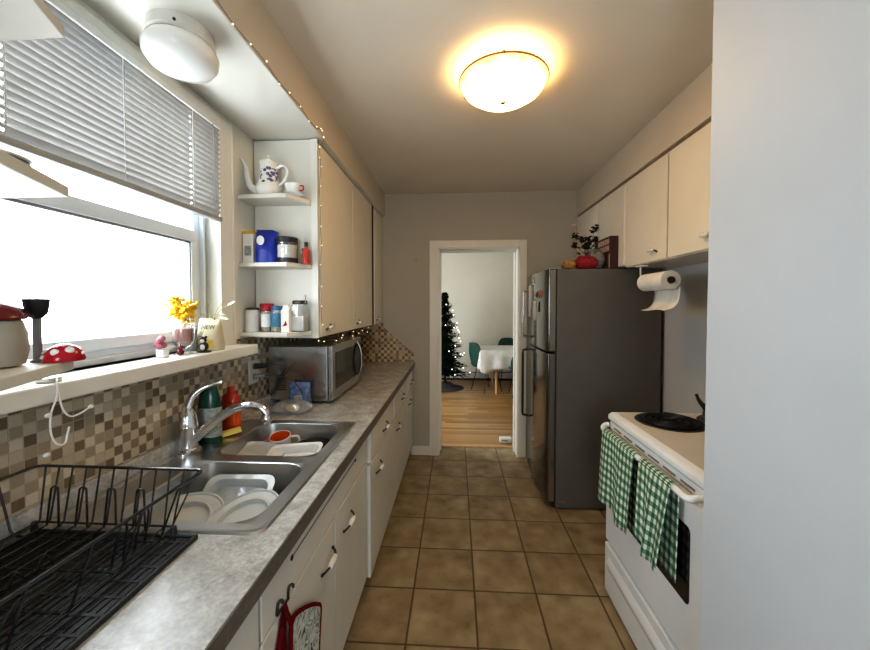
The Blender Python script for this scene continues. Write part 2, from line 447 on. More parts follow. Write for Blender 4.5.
w.box(-2.6, WX, FY + .1, DY, 0, CH).box(1.7, 3.2, FY + .1, DY, 0, CH)
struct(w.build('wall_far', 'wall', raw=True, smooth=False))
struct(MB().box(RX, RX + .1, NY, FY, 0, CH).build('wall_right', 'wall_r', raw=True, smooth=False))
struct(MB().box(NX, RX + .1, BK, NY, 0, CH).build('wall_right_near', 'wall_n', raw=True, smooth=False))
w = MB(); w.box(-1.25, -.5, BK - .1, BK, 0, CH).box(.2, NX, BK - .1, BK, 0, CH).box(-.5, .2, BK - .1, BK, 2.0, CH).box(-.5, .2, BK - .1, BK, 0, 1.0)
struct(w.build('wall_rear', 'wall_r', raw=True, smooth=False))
struct(MB().box(-2.6, 3.2, 7.5, 7.6, 0, CH).build('wall_dining_far', 'dwall', raw=True, smooth=False))
w = MB(); w.box(-2.7, -2.6, DY, 4.3, 0, CH).box(-2.7, -2.6, 6.0, 7.6, 0, CH).box(-2.7, -2.6, 4.3, 6.0, 2.2, CH).box(-2.7, -2.6, 4.3, 6.0, 0, .8); struct(w.build('wall_dining_left', 'dwall', raw=True, smooth=False))
w = MB(); w.box(3.2, 3.3, DY, 7.6, 0, CH)
struct(w.build('wall_dining_right', 'dwall', raw=True, smooth=False))
# soffits over the wall cabinets
struct(MB().box(WX, -.715, BK, FY, 2.42, CH).build('trim_soffit_left', 'soffit', raw=True, smooth=False))
struct(MB().box(1.182, RX, NY, FY, 2.40, CH).build('trim_soffit_right', 'soffit', raw=True, smooth=False))
struct(MB().box(WX, -.718, BK, FY, 2.418, 2.4205).build('trim_soffit_bounce_light', 'nook', raw=True, smooth=False))  # thin white skin; bounced light on the underside put into its colour
# backsplash
s1 = MB(); s1.box(WX, WX + .006, BK, 1.76, .99, 1.29).box(WX, WX + .006, 1.76, FY, .99, 1.35)
struct(s1.build('trim_backsplash_left', 'mosaic', raw=True, smooth=False))
s2 = MB(); s2.prism([(WX + .006, CT), (-.425, CT), (-.425, 1.035), (-.735, 1.30), (-.735, 1.345), (WX + .006, 1.345)], FY - .006, FY, axis=1)
struct(s2.build('trim_backsplash_far', 'mosaic2', raw=True, smooth=False))
# doorway
d = MB(); yc = FY - .022
d.box(-.263, DX0, yc, FY, 0, 2.168).box(DX1, .70, yc, FY, 0, 2.168).box(DX0, DX1, yc, FY, DZ, 2.168)
door = struct(d.build('door_1', 'casing', raw=True, bevel=.004, smooth=False))
d = MB(); d.box(DX0, DX0 + .012, FY - .01, DY + .01, 0, DZ).box(DX1 - .012, DX1, FY - .01, DY + .01, 0, DZ).box(DX0, DX1, FY - .01, DY + .01, DZ - .012, DZ)
d.box(DX0 + .012, DX0 + .025, 3.80, 3.84, 0, DZ - .012).box(DX1 - .025, DX1 - .012, 3.80, 3.84, 0, DZ - .012).box(DX0 + .012, DX1 - .012, 3.80, 3.84, DZ - .025, DZ - .012)
d.build('jamb', 'trim', door, smooth=False)
MB().box(DX0 + .012, DX1 - .012, DY - .02, DY + .025, 0, .006).build('threshold', 'beech', door, smooth=False)
struct(MB().box(BF, -.263, FY - .014, FY, 0, .09).build('baseboard_far', 'casing', raw=True, bevel=.003, smooth=False))

# ---------------------------------------------------------------- window over the sink
win = bpy.data.objects.new('window_1', None); COL.objects.link(win); ORG[win] = Vector((0, 0, 0)); win['kind'] = 'structure'
c = MB(); t0 = WX + .016
c.box(WX, t0, OY1 - .005, OY1 + .095, OZ0, 2.39).box(WX, t0, OY0 - .095, OY0 + .005, OZ0, 2.39).box(WX, t0, OY0 + .005, OY1 - .005, OZ1 - .005, 2.39)
c.box(WX, t0 + .006, OY1 + .085, OY1 + .097, OZ0, 2.39)
c.build('casing', 'trim', win, bevel=.003, smooth=False)
MB().box(-1.22, -.975, .60, 1.755, 1.283, OZ0).build('window_sill', 'trim', win, bevel=.006, smooth=False)
f = MB(); a, b2 = -1.235, -1.165
f.box(a, b2, OY0, OY0 + .07, OZ0, OZ1).box(a, b2, OY1 - .07, OY1, OZ0, OZ1).box(a, b2, OY0 + .07, OY1 - .07, OZ0, OZ0 + .045).box(a, b2, OY0 + .07, OY1 - .07, OZ1 - .05, OZ1)
f.box(a, b2 + .018, OY1 - .035, OY1 - .02, OZ0, OZ1).box(a, b2 + .018, OY0 + .02, OY0 + .035, OZ0, OZ1).box(a, b2 + .02, OY0 + .02, OY1 - .02, OZ0, OZ0 + .022)
f.build('window_frame', 'vinyl', win, bevel=.003, smooth=False)
f = MB(); y0, y1 = OY0 + .07, OY1 - .07
f.box(-1.20, -1.15, y0, y1, 1.80, 1.85).box(-1.20, -1.15, y0, y0 + .035, OZ0 + .045, 1.80).box(-1.20, -1.15, y1 - .035, y1, OZ0 + .045, 1.80).box(-1.20, -1.15, y0, y1, OZ0 + .045, OZ0 + .085)
f.build('sash', 'vinyl', win, bevel=.003, smooth=False)
g = MB(); ya, yb, za, zb = y0 + .035, y1 - .035, OZ0 + .085, 1.80
g.box(-1.172, -1.155, ya, ya + .006, za, zb).box(-1.172, -1.155, yb - .006, yb, za, zb).box(-1.172, -1.155, ya, yb, zb - .009, zb)
g.build('gasket', 'gasket', win, smooth=False)
MB().box(-1.178, -1.174, ya, yb, za, zb).build('window_pane', 'pane', win, smooth=False)
MB().box(-1.218, -1.214, y0, y1, 1.84, OZ1 - .04).build('window_pane', 'pane', win, smooth=False)

# venetian blind
bx = -1.085; by0, by1 = OY0 + .02, OY1 - .008
bl = thing('venetian_blind', (bx, (by0 + by1) / 2, 1.90), 'white horizontal slat blind, half raised, in the window over the sink', 'blind')
MB().box(bx - .022, bx + .014, by0, by1, 2.322, 2.347).build('head_rail', 'white', bl, bevel=.003, smooth=False)
s = MB(); n = 18; zt, zb = 2.312, 1.94
cuts = (.826, 1.455)
ys = [by0] + [q for c_ in cuts for q in (c_ - .005, c_ + .005)] + [by1]
for i in range(n):
    z = zt - (zt - zb) * i / (n - 1); P_ = []
    for y in ys:
        for q in (-.5, -.12, .12, .5):
            bow = .003 * (1 - 4 * q * q); P_.append((bx - q * .014 + bow * .6, y, z - q * .0245 + bow * .4))
    F_ = []
    for a in range(len(ys) - 1):
        for b_ in range(3):
            if b_ == 1 and a in (1, 3): continue      # the cord holes
            F_.append((a * 4 + b_, a * 4 + 4 + b_, a * 4 + 5 + b_, a * 4 + 1 + b_))
    s.faces(P_, F_)
s.build('slats', 'slat', bl)
MB().box(bx - .015, bx + .015, by0, by1, 1.905, 1.925).build('bottom_rail', 'rail', bl, bevel=.004, smooth=False)
for y in cuts + (1.143,):
    MB().cyl((bx + .013, y, 1.92), (bx + .013, y, 2.32), .0011, seg=6).build('ladder_cord', 'white', bl)
MB().cyl((bx + .02, by1 - .06, 1.98), (bx + .016, by1 - .06, 2.32), .003, seg=6).build('tilt_wand', 'plastic', bl)

# ---------------------------------------------------------------- cabinet pulls
def pull(x, y, z, sgn, par, L=.054):
    """a bail pull lying along y on a front that faces sgn*x"""
    h = MB(); o = sgn * .022
    h.tube([(x, y - L, z - .014), (x + o * .5, y - L * .95, z - .006), (x + o, y - L * .6, z)], [.005, .0045, .004], 6)
    h.tube([(x, y + L, z + .014), (x + o * .5, y + L * .95, z + .006), (x + o, y + L * .6, z)], [.005, .0045, .004], 6)
    for e in (-1, 1): h.ball((x + sgn * .003, y + e * L, z + e * .012), .006, seg=8, rings=6)
    h.mi = 1
    h.lathe([(0, -.030), (.008, -.029), (.0105, -.014), (.011, 0), (.0105, .014), (.008, .029), (0, .030)], (x + o, y, z), 12, 'Y')
    return h.build('handle', ['iron', 'ceramic'], par)

# ---------------------------------------------------------------- left base cabinets
LIP = CT - .04
def base_unit(name, y0, y1, label, cat='cabinet'):
    t = thing(name, ((WX + BF) / 2, (y0 + y1) / 2, 0), label, cat)
    k = MB(); k.box(WX + .006, BF - .001, y0, y1, .13, LIP).box(WX + .006, BF - .07, y0, y1, 0, .13)
    k.build('carcass', 'cabw', t, smooth=False); return t
def front(t, name, y0, y1, z0, z1, hy=None, hz=None, mat='cabw', x=None, dx=.018, sgn=1):
    x = BF if x is None else x
    o = MB().box(x, x + sgn * dx, y0, y1, z0, z1).build(name, mat, t, bevel=.003, smooth=False)
    if hy is not None: pull(x + sgn * dx, hy, hz, sgn, o)
    return o
F = BF - .018
BF0 = BF; BF = BF0 - .0
t = base_unit('base_cabinet', -.6, .795, 'white lower cabinet nearest the camera, under the drying mat')
front(t, 'door', -.1, .33, .14, .72, .28, .62, x=F); front(t, 'door', .34, .78, .14, .72, x=F); front(t, 'false_front', -.1, .78, .735, LIP - .006, x=F)
# the sink basins stand in the carcass of this one, so it is a shell
t = thing('sink_cabinet', ((WX + BF) / 2, 1.3, 0), 'white double-door lower cabinet below the sink', 'cabinet')
k = MB(); k.box(WX + .006, BF - .07, .797, 1.808, 0, .13).box(WX + .006, F, .797, 1.808, .13, .15).box(WX + .006, F, .797, .815, .15, LIP).box(WX + .006, F, 1.79, 1.808, .15, LIP).box(F - .018, F, .815, 1.79, .15, .20).box(F - .018, F, .815, 1.79, .70, LIP)
k.build('carcass', 'cabw', t, smooth=False)
front(t, 'door', .808, 1.318, .135, .725, 1.235, .625, x=F); front(t, 'door', 1.326, 1.80, .135, .725, 1.475, .625, x=F)
ff = front(t, 'false_front', .808, 1.80, .732, LIP - .004, x=F)
k = MB(); k.box(BF, BF + .0012, .97, 1.60, .826, .8285)
for y in (.965, 1.6): k.lathe([(0, 0), (.008, 0), (.008, .002), (0, .002)], (BF, y, .826), 10, 'X')
k.build('slot', 'ink', ff)
for nm, y0, y1, lab, dh, hh in (('drawer_cabinet', 1.81, 2.53, 'white drawer-over-door lower cabinet just past the sink', (2.19, .785), (2.0, .62)),
                                ('drawer_cabinet', 2.535, 3.28, 'white drawer-over-door lower cabinet in front of the microwave end', (2.92, .785), (2.68, .62)),
                                ('drawer_cabinet', 3.285, 3.655, 'narrow white lower cabinet against the far wall', (3.48, .785), (3.37, .62))):
    t = base_unit(nm, y0, y1, lab)
    front(t, 'drawer', y0 + .012, y1 - .012, .715, LIP - .012, *dh, x=BF); front(t, 'door', y0 + .004, y1 - .004, .125, .705, *hh, x=BF)

# countertop with the sink cut-out
SX0, SX1, SY0, SY1 = -1.045, -.478, .862, 1.745
k = MB(); z0 = LIP
k.box(WX + .006, CF, BK + .6, SY0 + .02, z0, CT).box(WX + .006, CF, SY1 - .02, FY - .006, z0, CT).box(WX + .006, SX0 + .02, SY0 + .02, SY1 - .02, z0, CT).box(SX1 - .02, CF, SY0 + .02, SY1 - .02, z0, CT)
ct = tag(k.build('countertop', 'lam', smooth=False), 'long mottled grey laminate countertop with a dark front edge', 'countertop')
MB().box(CF - .0005, CF + .003, BK + .6, FY - .006, z0 - .006, CT - .002).build('front_edge', 'lamedge', ct, smooth=False)
MB().box(WX + .006, WX + .026, BK + .6, FY - .006, CT, CT + .052).build('upstand', 'lam', ct, bevel=.004, smooth=False)

# ---------------------------------------------------------------- sink
sk = thing('kitchen_sink', ((SX0 + SX1) / 2, (SY0 + SY1) / 2, CT), 'double bowl stainless steel sink set in the grey counter', 'sink')
k = MB()
NB = (-.925, -.525, .905, 1.268); FB = (-.925, -.525, 1.325, 1.702)
def rl(b, gr, z, r): return [(x, y, z) for x, y in k.rrect(b[0] - gr, b[1] + gr, b[2] - gr, b[3] + gr, r, 6)]
# deck: outer rim loop filled down to the two bowls with strips
def plate(x0, x1, y0, y1): k.box(x0, x1, y0, y1, CT + .001, CT + .0045)
rim = (SX0, SX1, SY0, SY1)
k.loft([rl(rim, 0, CT, .03), rl(rim, -.004, CT + .006, .03), rl(rim, -.012, CT + .006, .03), rl(rim, -.016, CT + .0035, .03)])
plate(SX0 + .014, NB[0] - .004, SY0 + .014, SY1 - .014); plate(NB[1] + .004, SX1 - .014, SY0 + .014, SY1 - .014)
plate(NB[0] - .004, NB[1] + .004, SY0 + .014, NB[2] - .004); plate(NB[0] - .004, NB[1] + .004, NB[3] + .004, FB[2] - .004); plate(NB[0] - .004, NB[1] + .004, FB[3] + .004, SY1 - .014)
k.build('rim', 'sinkm', sk)
for b in (NB, FB):
    k = MB()
    # corner fillets between the square deck opening and the rounded bowl
    sq = []
    rr = k.rrect(b[0], b[1], b[2], b[3], .07, 6); sqp = k.rrect(b[0] - .005, b[1] + .005, b[2] - .005, b[3] + .005, .0005, 6)
    k.loft([[(x, y, CT + .0046) for x, y in sqp], [(x, y, CT + .0046) for x, y in rr], [(x, y, CT + .002) for x, y in k.rrect(b[0] + .003, b[1] - .003, b[2] + .003, b[3] - .003, .07, 6)],
            [(x, y, .845) for x, y in k.rrect(b[0] + .012, b[1] - .012, b[2] + .012, b[3] - .012, .07, 6)],
            [(x, y, .83) for x, y in k.rrect(b[0] + .03, b[1] - .03, b[2] + .03, b[3] - .03, .06, 6)]], cap1=True)
    bo = k.build('bowl', 'sinkm', sk)
    cx, cy = (b[0] + b[1]) / 2, (b[2] + b[3]) / 2
    MB().lathe([(0, .001), (.03, .001), (.034, .004), (.042, .004), (.045, 0)], (cx, cy, .83), 20).build('drain', 'chrome', bo)

# faucet
fx, fy = -1.035, 1.352; z = CT + .0045
fc = thing('faucet', (fx, fy, z), 'single lever chrome faucet with a long curved spout behind the sink', 'faucet')
MB().loft([[(x, y, zz) for x, y in MB().rrect(fx - .03 + i, fx + .03 - i, fy - .055 + i, fy + .055 - i, .028, 6)] for zz, i in ((z, 0), (z + .006, 0), (z + .010, .005))], True, True).build('deck_plate', 'chrome', fc)
MB().lathe([(.038, 0), (.038, .006), (.033, .012), (.033, .085), (.0345, .087), (.0345, .093), (.033, .095), (.031, .115), (.026, .14), (.017, .158), (0, .165)], (fx, fy, z + .008), 26).build('body', 'chrome', fc)
def arc(pts, n=8):
    """Catmull-Rom through pts"""
    P = [Vector(p) for p in pts]; P = [P[0] * 2 - P[1]] + P + [P[-1] * 2 - P[-2]]; o = []
    for i in range(1, len(P) - 2):
        for j in range(n):
            t = j / n; a, b, c2, d2 = P[i - 1:i + 3]
            o.append(.5 * ((2 * b) + (c2 - a) * t + (2 * a - 5 * b + 4 * c2 - d2) * t * t + (3 * b - a - 3 * c2 + d2) * t ** 3))
    return o + [P[-2]]
sp = arc([(fx + .02, fy, 1.0), (fx + .07, fy + .006, 1.045), (fx + .14, fy + .014, 1.10), (fx + .21, fy + .02, 1.128), (fx + .262, fy + .025, 1.126), (fx + .292, fy + .028, 1.105), (fx + .297, fy + .028, 1.085)])
MB().tube(sp, [.0185 - .004 * i / len(sp) for i in range(len(sp))], 14).build('spout', 'chrome', fc)
MB().lathe([(0, 0), (.016, 0), (.019, .006), (.019, .024), (.016, .03), (0, .03)], (fx + .297, fy + .028, 1.060), 18).build('aerator', 'chrome', fc)
lv = arc([(fx, fy, 1.09), (fx - .004, fy + .004, 1.125), (fx + .012, fy + .02, 1.172), (fx + .05, fy + .04, 1.2), (fx + .1, fy + .06, 1.213)], 6)
MB().tube(lv, [.024 - .015 * min(1, i / (len(lv) * .7)) for i in range(len(lv))], 12).build('lever', 'chrome', fc)

# ---------------------------------------------------------------- things in the sink
def plate_at(name, c, r, mat, tilt, label, cat='plate', deep=.018, group=None):
    k = MB(); k.lathe([(0, 0), (r * .62, 0), (r * .93, deep - .004), (r, deep + .002), (r, deep + .007), (r * .965, deep + .008), (r * .945, deep + .001), (r * .74, deep - .002), (r * .70, deep + .003), (r * .67, deep + .003), (r * .64, .006), (0, .005)], (0, 0, 0), 44)
    o = k.build(name, mat, raw=True); o.location = c; o.rotation_euler = tilt
    return tag(o, label, cat, group)
rad = math.radians
plate_at('plate', (-.85, 1.065, .838), .122, 'dull', (rad(12), rad(2), 0), 'white round plate at the bottom of the near bowl, faucet side')
plate_at('plate', (-.650, 1.07, .852), .114, 'dull', (rad(15), rad(-9), 0), 'white rimmed plate propped up in the near bowl, counter-edge side')
k = MB()
oval = lambda rx, ry, z: [(rx * math.cos(a) * (1 + .0), ry * math.sin(a), z) for a in [2 * PI * i / 36 for i in range(36)]]
k.loft([[(x, y, z) for x, y in k.rrect(-a, a, -b, b, .035, 5)] for a, b, z in ((.09, .05, 0), (.105, .062, .03), (.118, .075, .032), (.118, .075, .035), (.1, .058, .034), (.086, .047, .004))], True, True)
o = k.build('glass_dish', 'frost', raw=True); o.location = (-.745, 1.20, .85); o.rotation_euler = (rad(34), 0, .05); tag(o, 'clear rectangular dish leaning on the back of the near sink bowl', 'dish')
mg = thing('mug', (-.80, 1.635, .83), 'white mug with an orange inside, standing in the far sink bowl', 'mug')
mp = []
mp.append(MB().lathe([(0, 0), (.036, 0), (.04, .004), (.044, .07), (.0465, .098), (.045, .10), (.043, .098)], (-.80, 1.635, .83), 28).build('body', 'ceramic', mg))
MB().lathe([(.043, .098), (.039, .02), (.034, .008), (0, .008)], (-.80, 1.635, .83), 28).build('inside', 'orange', mg, recalc=False)
MB().tube(arc([(-.762, 1.65, .915), (-.735, 1.665, .91), (-.728, 1.668, .885), (-.740, 1.662, .86), (-.763, 1.65, .855)], 4), .005, 8).build('handle', 'ceramic', mg)
mg.rotation_euler = (rad(14), 0, 0)
k = MB(); k.loft([oval(.10, .075, 0), oval(.128, .095, .002), oval(.134, .1, .012), oval(.13, .097, .014), oval(.118, .09, .006), oval(.09, .07, .004)], True, True)
o = k.build('container_lid', 'frost', raw=True); o.location = (-.855, 1.475, .885); o.rotation_euler = (rad(10), rad(4), .15); tag(o, 'clear oval plastic lid lying in the far sink bowl', 'lid')
k = MB(); k.loft([[(x, y, z) for x, y in k.rrect(-a, a, -b, b, .03, 4)] for a, b, z in ((.085, .055, 0), (.098, .066, .03), (.108, .075, .034), (.108, .075, .037), (.094, .062, .034), (.082, .052, .004))], True, True)
o = k.build('serving_dish', 'ceramic', raw=True); o.location = (-.665, 1.462, .878); o.rotation_euler = (rad(9), rad(-3), .12); tag(o, 'white rectangular dish in the far sink bowl', 'dish')
pn = thing('frying_pan', (-.645, 1.605, .83), 'black round pan half hidden under the white rectangular dish', 'pan')
k = MB(); k.lathe([(0, 0), (.07, 0), (.088, .045), (.092, .047), (.089, .049), (.07, .006), (0, .006)], (0, 0, 0), 32)
o = k.build('pan_body', 'black', raw=True); o.parent = pn; o.location = (0, 0, .008); o.rotation_euler = (rad(4), 0, 0)
k = MB(); k.ball((0, 0, 0), .03, 1.2, .8, 1.1)
o = k.build('scrubber', 'pinkf'); o.location = (-.873, 1.655, .83); o.rotation_euler = (0, 0, .3); tag(o, 'small pink scrubber behind the clear lid in the far sink bowl', 'scrubber')

# soap bottles and sponge
t = thing('soap_bottle', (-1.02, 1.457, CT), 'dark green dish soap bottle with a grey label behind the faucet', 'bottle')
def flatbottle(t, c, prof, sx, sy, mat, name='body'):
    return MB().lathe(prof, c, 20, 'Z', sx, sy).build(name, mat, t)
c0 = (-1.022, 1.457, CT)
flatbottle(t, c0, [(0, 0), (.05, 0), (.055, .01), (.055, .15), (.05, .19), (.042, .225), (.03, .24), (0, .242)], .85, .62, 'greenb')
flatbottle(t, c0, [(.0555, .03), (.056, .03), (.056, .15), (.0555, .15)], .86, .63, 'greyl', 'label')
t = thing('soap_bottle', (-1.02, 1.60, CT), 'red soap bottle with an orange front behind the faucet spout', 'bottle')
c0 = (-1.022, 1.60, CT)
flatbottle(t, c0, [(0, 0), (.04, 0), (.045, .01), (.045, .13), (.04, .16), (.018, .175), (.018, .20), (0, .202)], .95, .6, 'redb')
flatbottle(t, (c0[0] + .012, c0[1] - .006, CT), [(.038, .03), (.039, .03), (.039, .13), (.038, .13)], .9, .6, 'orange', 'label')
k = MB(); k.box(-.055, .055, -.016, .016, 0, .02)
o = k.build('sponge', 'sponge', bevel=.004, smooth=False, raw=True); o.location = (-.985, 1.515, CT + .009); o.rotation_euler = (0, math.radians(-8), math.radians(38)); tag(o, 'yellow sponge lying below the red soap bottle', 'sponge')

# outlet and plugs
t = thing('wall_outlet', (WX + .006, 1.915, 1.10), 'ivory double outlet on the mosaic tiles beside the microwave', 'outlet')
MB().box(WX + .006, WX + .011, 1.865, 1.96, 1.10, 1.225).build('cover_plate', 'wallplate', t, bevel=.002, smooth=False)
for z in (1.135, 1.19): MB().box(WX + .011, WX + .0125, 1.90, 1.93, z - .014, z + .014).build('socket', 'gap', t, bevel=.002, smooth=False)
t = thing('power_plug', (WX + .05, 1.93, 1.18), 'black plug of the microwave cord in the upper socket', 'plug')
MB().cyl((WX + .0125, 1.915, 1.19), (WX + .07, 1.95, 1.192), .016, .011, 10).build('plug_body', 'black', t)
MB().tube(arc([(WX + .07, 1.95, 1.192), (WX + .11, 1.98, 1.19), (WX + .15, 2.0, 1.18), (WX + .10, 2.03, 1.12), (WX + .04, 2.04, 1.0)]), .0035, 6).build('cord', 'black', t)
t = thing('power_plug', (WX + .05, 1.93, 1.12), 'grey plug and cord in the lower socket behind the coffee bag', 'plug')
MB().cyl((WX + .0125, 1.915, 1.135), (WX + .06, 1.935, 1.137), .014, .01, 10).build('plug_body', 'gasket', t)
MB().tube(arc([(WX + .06, 1.935, 1.137), (WX + .12, 1.96, 1.135), (WX + .19, 1.99, 1.10), (WX + .24, 2.0, 1.02), (WX + .24, 2.01, .956)]), .003, 6).build('cord', 'black', t)

# ---------------------------------------------------------------- microwave
X0, X1, Y0, Y1, Z0, Z1 = -1.09, -.735, 2.055, 2.69, .968, 1.288
mw = thing('microwave', ((X0 + X1) / 2, (Y0 + Y1) / 2, CT), 'stainless steel microwave oven on the counter under the wall cabinets', 'microwave')
MB().box(X0, X1, Y0, Y1, Z0, Z1).build('housing', 'steel', mw, bevel=.008, smooth=False)
v = MB()
for i in range(7): v.box(X0 + .05, X0 + .11, Y0 - .0012, Y0, 1.03 + i * .011, 1.035 + i * .011)
v.build('side_vent', 'ink', mw, smooth=False)
dr = MB().box(X1 + .001, X1 + .03, Y0 + .002, Y1 - .002, Z0, Z1).build('door', 'steel', mw, bevel=.006, smooth=False)
MB().box(X1 + .03, X1 + .0325, Y0 + .055, Y1 - .11, Z0 + .06, Z1 - .045).build('door_window', 'ovenglass', dr, bevel=.001, smooth=False)
MB().box(X1 + .03, X1 + .0325, Y1 - .085, Y1 - .02, Z0 + .05, Z1 - .04).build('control_panel', 'black', dr, smooth=False)
MB().tube(arc([(X1 + .03, Y1 - .12, Z0 + .03), (X1 + .055, Y1 - .118, Z0 + .09), (X1 + .062, Y1 - .116, (Z0 + Z1) / 2), (X1 + .055, Y1 - .118, Z1 - .08), (X1 + .03, Y1 - .12, Z1 - .02)]), .009, 8).build('handle', 'steel', dr)
for x in (X0 + .04, X1 - .04):
    for y in (Y0 + .05, Y1 - .05): MB().cyl((x, y, CT), (x, y, Z0 + .002), .014, seg=10).build('foot', 'black', mw)

# coffee bag and clamshell
t = thing('coffee_bag', (-.885, 2.02, CT), 'blue patterned coffee bag standing against the microwave', 'bag')
k = MB()
def bagf(L, Wd, h0, h1, n=9):
    pass
def bag(c, w, dp, h, mat, name, par, rz=0, top=.15, tear=.0):
    k = MB(); loops = []
    for i in range(9):
        q = i / 8; d = dp * (1 - max(0, (q - .45) / .55) ** 1.3) * .5 + .002; wd = w * .5 * (1 + .04 * math.sin(q * 9)) * (1 - .06 * q)
        loops.append([(math.cos(rz) * x - math.sin(rz) * y + c[0], math.sin(rz) * x + math.cos(rz) * y + c[1], c[2] + h * q + (tear * math.sin(x * 90) if i == 8 else 0))
                      for x, y in [(wd * math.copysign(abs(math.cos(a)) ** .6, math.cos(a)), d * math.copysign(abs(math.sin(a)) ** .6, math.sin(a))) for a in [2 * PI * j / 24 for j in range(24)]]])
    k.loft(loops, True, True); return k.build(name, mat, par)
bag((-.885, 2.02, CT), .125, .045, .135, 'navy', 'pouch', t, .05)
bag((-.885, 2.0, CT + .02), .05, .02, .05, 'greyl', 'pouch_label', t, .05)
t = thing('clamshell', (-.875, 1.895, CT), 'clear plastic food container with a bun inside, by the coffee bag', 'container')
k = MB(); k.loft([[(-.875 + x, 1.895 + y, CT + z) for x, y in k.rrect(-a, a, -b, b, .03, 4)] for a, b, z in ((.07, .05, 0), (.085, .06, .018), (.1, .07, .02), (.1, .07, .022), (.08, .055, .045), (.065, .045, .058))], True, True)
k.build('shell', 'plastic', t)
MB().ball((-.865, 1.89, CT + .024), .034, 1.15, .8, .6).build('bun', 'bread', t)

# ---------------------------------------------------------------- upper cabinets, left
def upper(name, y0, y1, label, doors, zb, zt, x0, x1, sgn, mat='cab', hz=None):
    t = thing(name, ((x0 + x1) / 2, (y0 + y1) / 2, zb), label, 'cabinet')
    MB().box(x0, x1, y0, y1, zb, zt).build('carcass', 'nook' if sgn > 0 else mat, t, smooth=False)
    xs = x1 if sgn > 0 else x0
    for (a0, b0, *_), (a1, b1, *_) in zip(doors, doors[1:]): MB().box(xs, xs + sgn * .012, b0, a1, zb + .004, zt - .012).build('seam_shade', 'gap', t, smooth=False)  # brown strip over the carcass paints the shade between doors
    for a, b, hy, hh in doors:
        dd = MB().box(x1 if sgn > 0 else x0, (x1 + .018) if sgn > 0 else x0 - .018, a, b, zb + .004, zt - .012).build('door', mat, t, bevel=.003, smooth=False)
        if hy: pull((x1 + .018) if sgn > 0 else x0 - .018, hy, hh, sgn, dd, .034)
    return t
UZ = 1.343
struct(MB().box(UF - .036, UF - .001, PY - .012, PY, UZ, 2.41).build('trim_cabinet_stile', 'trim', raw=True, smooth=False))
upper('wall_cabinet', PY, 3.215, 'cream two-door wall cabinet above the microwave', [(1.972, 2.60, 2.08, 1.395), (2.612, 3.205, 2.73, 1.395)], UZ, 2.41, WX + .006, UF - .018, 1)
upper('wall_cabinet', 3.29, FY - .002, 'narrow cream wall cabinet in the far left corner', [(3.30, 3.665, 3.42, 1.395)], UZ, 2.41, WX + .006, UF - .018, 1)
struct(MB().box(WX + .006, UF - .004, 3.216, 3.289, UZ + .004, 2.41).build('trim_gap_shade', 'gapshade', raw=True, smooth=False))  # dark filler: shade of the open gap put into its colour
struct(MB().box(WX + .006, UF - .03, PY + .02, FY, 2.41, 2.42).build('trim_cabinet_top', 'gap', raw=True, smooth=False))
upper('wall_cabinet', -.5, .47, 'cream wall cabinet beside the near open shelves', [(-.49, .46, .36, 1.4)], 1.375, 2.41, WX + .001, UF - .018, 1)

# open corner shelves
def shelf(z0, th, near, label):
    if near: p = [(WX + .001, .471), (-.675, .471), (-.675, .497), (-.768, .692), (WX + .001, .692)]
    else: p = [(WX + .001, PY - .001), (WX + .001, 1.802), (-.845, 1.787), (UF - .038, PY - .03), (UF - .038, PY - .001)]
    k = MB(); k.prism(p, z0, z0 + th)
    return tag(k.build('corner_shelf', 'nook', bevel=.002, smooth=False), label, 'shelf')
S1, S2, S3 = 2.079, 1.737, 1.383
shelf(S1 - .021, .021, False, 'white open shelf holding the flowered coffee pot')
shelf(S2 - .021, .021, False, 'white open shelf holding the blue bag and black-lidded jar')
shelf(S3 - .021, .021, False, 'lowest white open shelf on the far side of the window, with the spice jars')
N1, N2, N3 = 2.045, 1.735, 1.411
shelf(N1, .021, True, 'topmost white shelf on the near side of the window')
shelf(N2, .021, True, 'middle white shelf on the near side of the window')
shelf(N3 - .02, .02, True, 'white shelf under the toadstool timer and taupe jar')

# ---------------------------------------------------------------- things on the far shelves
def jar(name, x, y, z, r, h, body, lid, label, cat='jar', lh=.018, fill=None, lr=1.04, band=None):
    t = thing(name, (x, y, z), label, cat)
    MB().lathe([(0, 0), (r * .93, 0), (r, .006), (r, h * .82), (r * .86, h - lh), (r * .86, h - lh + .004), (0, h - lh + .004)], (x, y, z), 22).build('body', body, t)
    if fill: MB().lathe([(0, .003), (r * .88, .003), (r * .92, .008), (r * .92, h * .7), (0, h * .72)], (x, y, z), 18).build('contents', fill, t)
    if band: MB().lathe([(r * 1.005, h * .2), (r * 1.012, h * .2), (r * 1.012, h * .72), (r * 1.005, h * .72)], (x, y, z), 22).build('label', band, t)
    MB().lathe([(r * lr * .86, h - lh), (r * lr * .9, h - lh), (r * lr * .9, h - .003), (r * lr * .84, h), (0, h)], (x, y, z), 22).build('lid', lid, t)
    return t
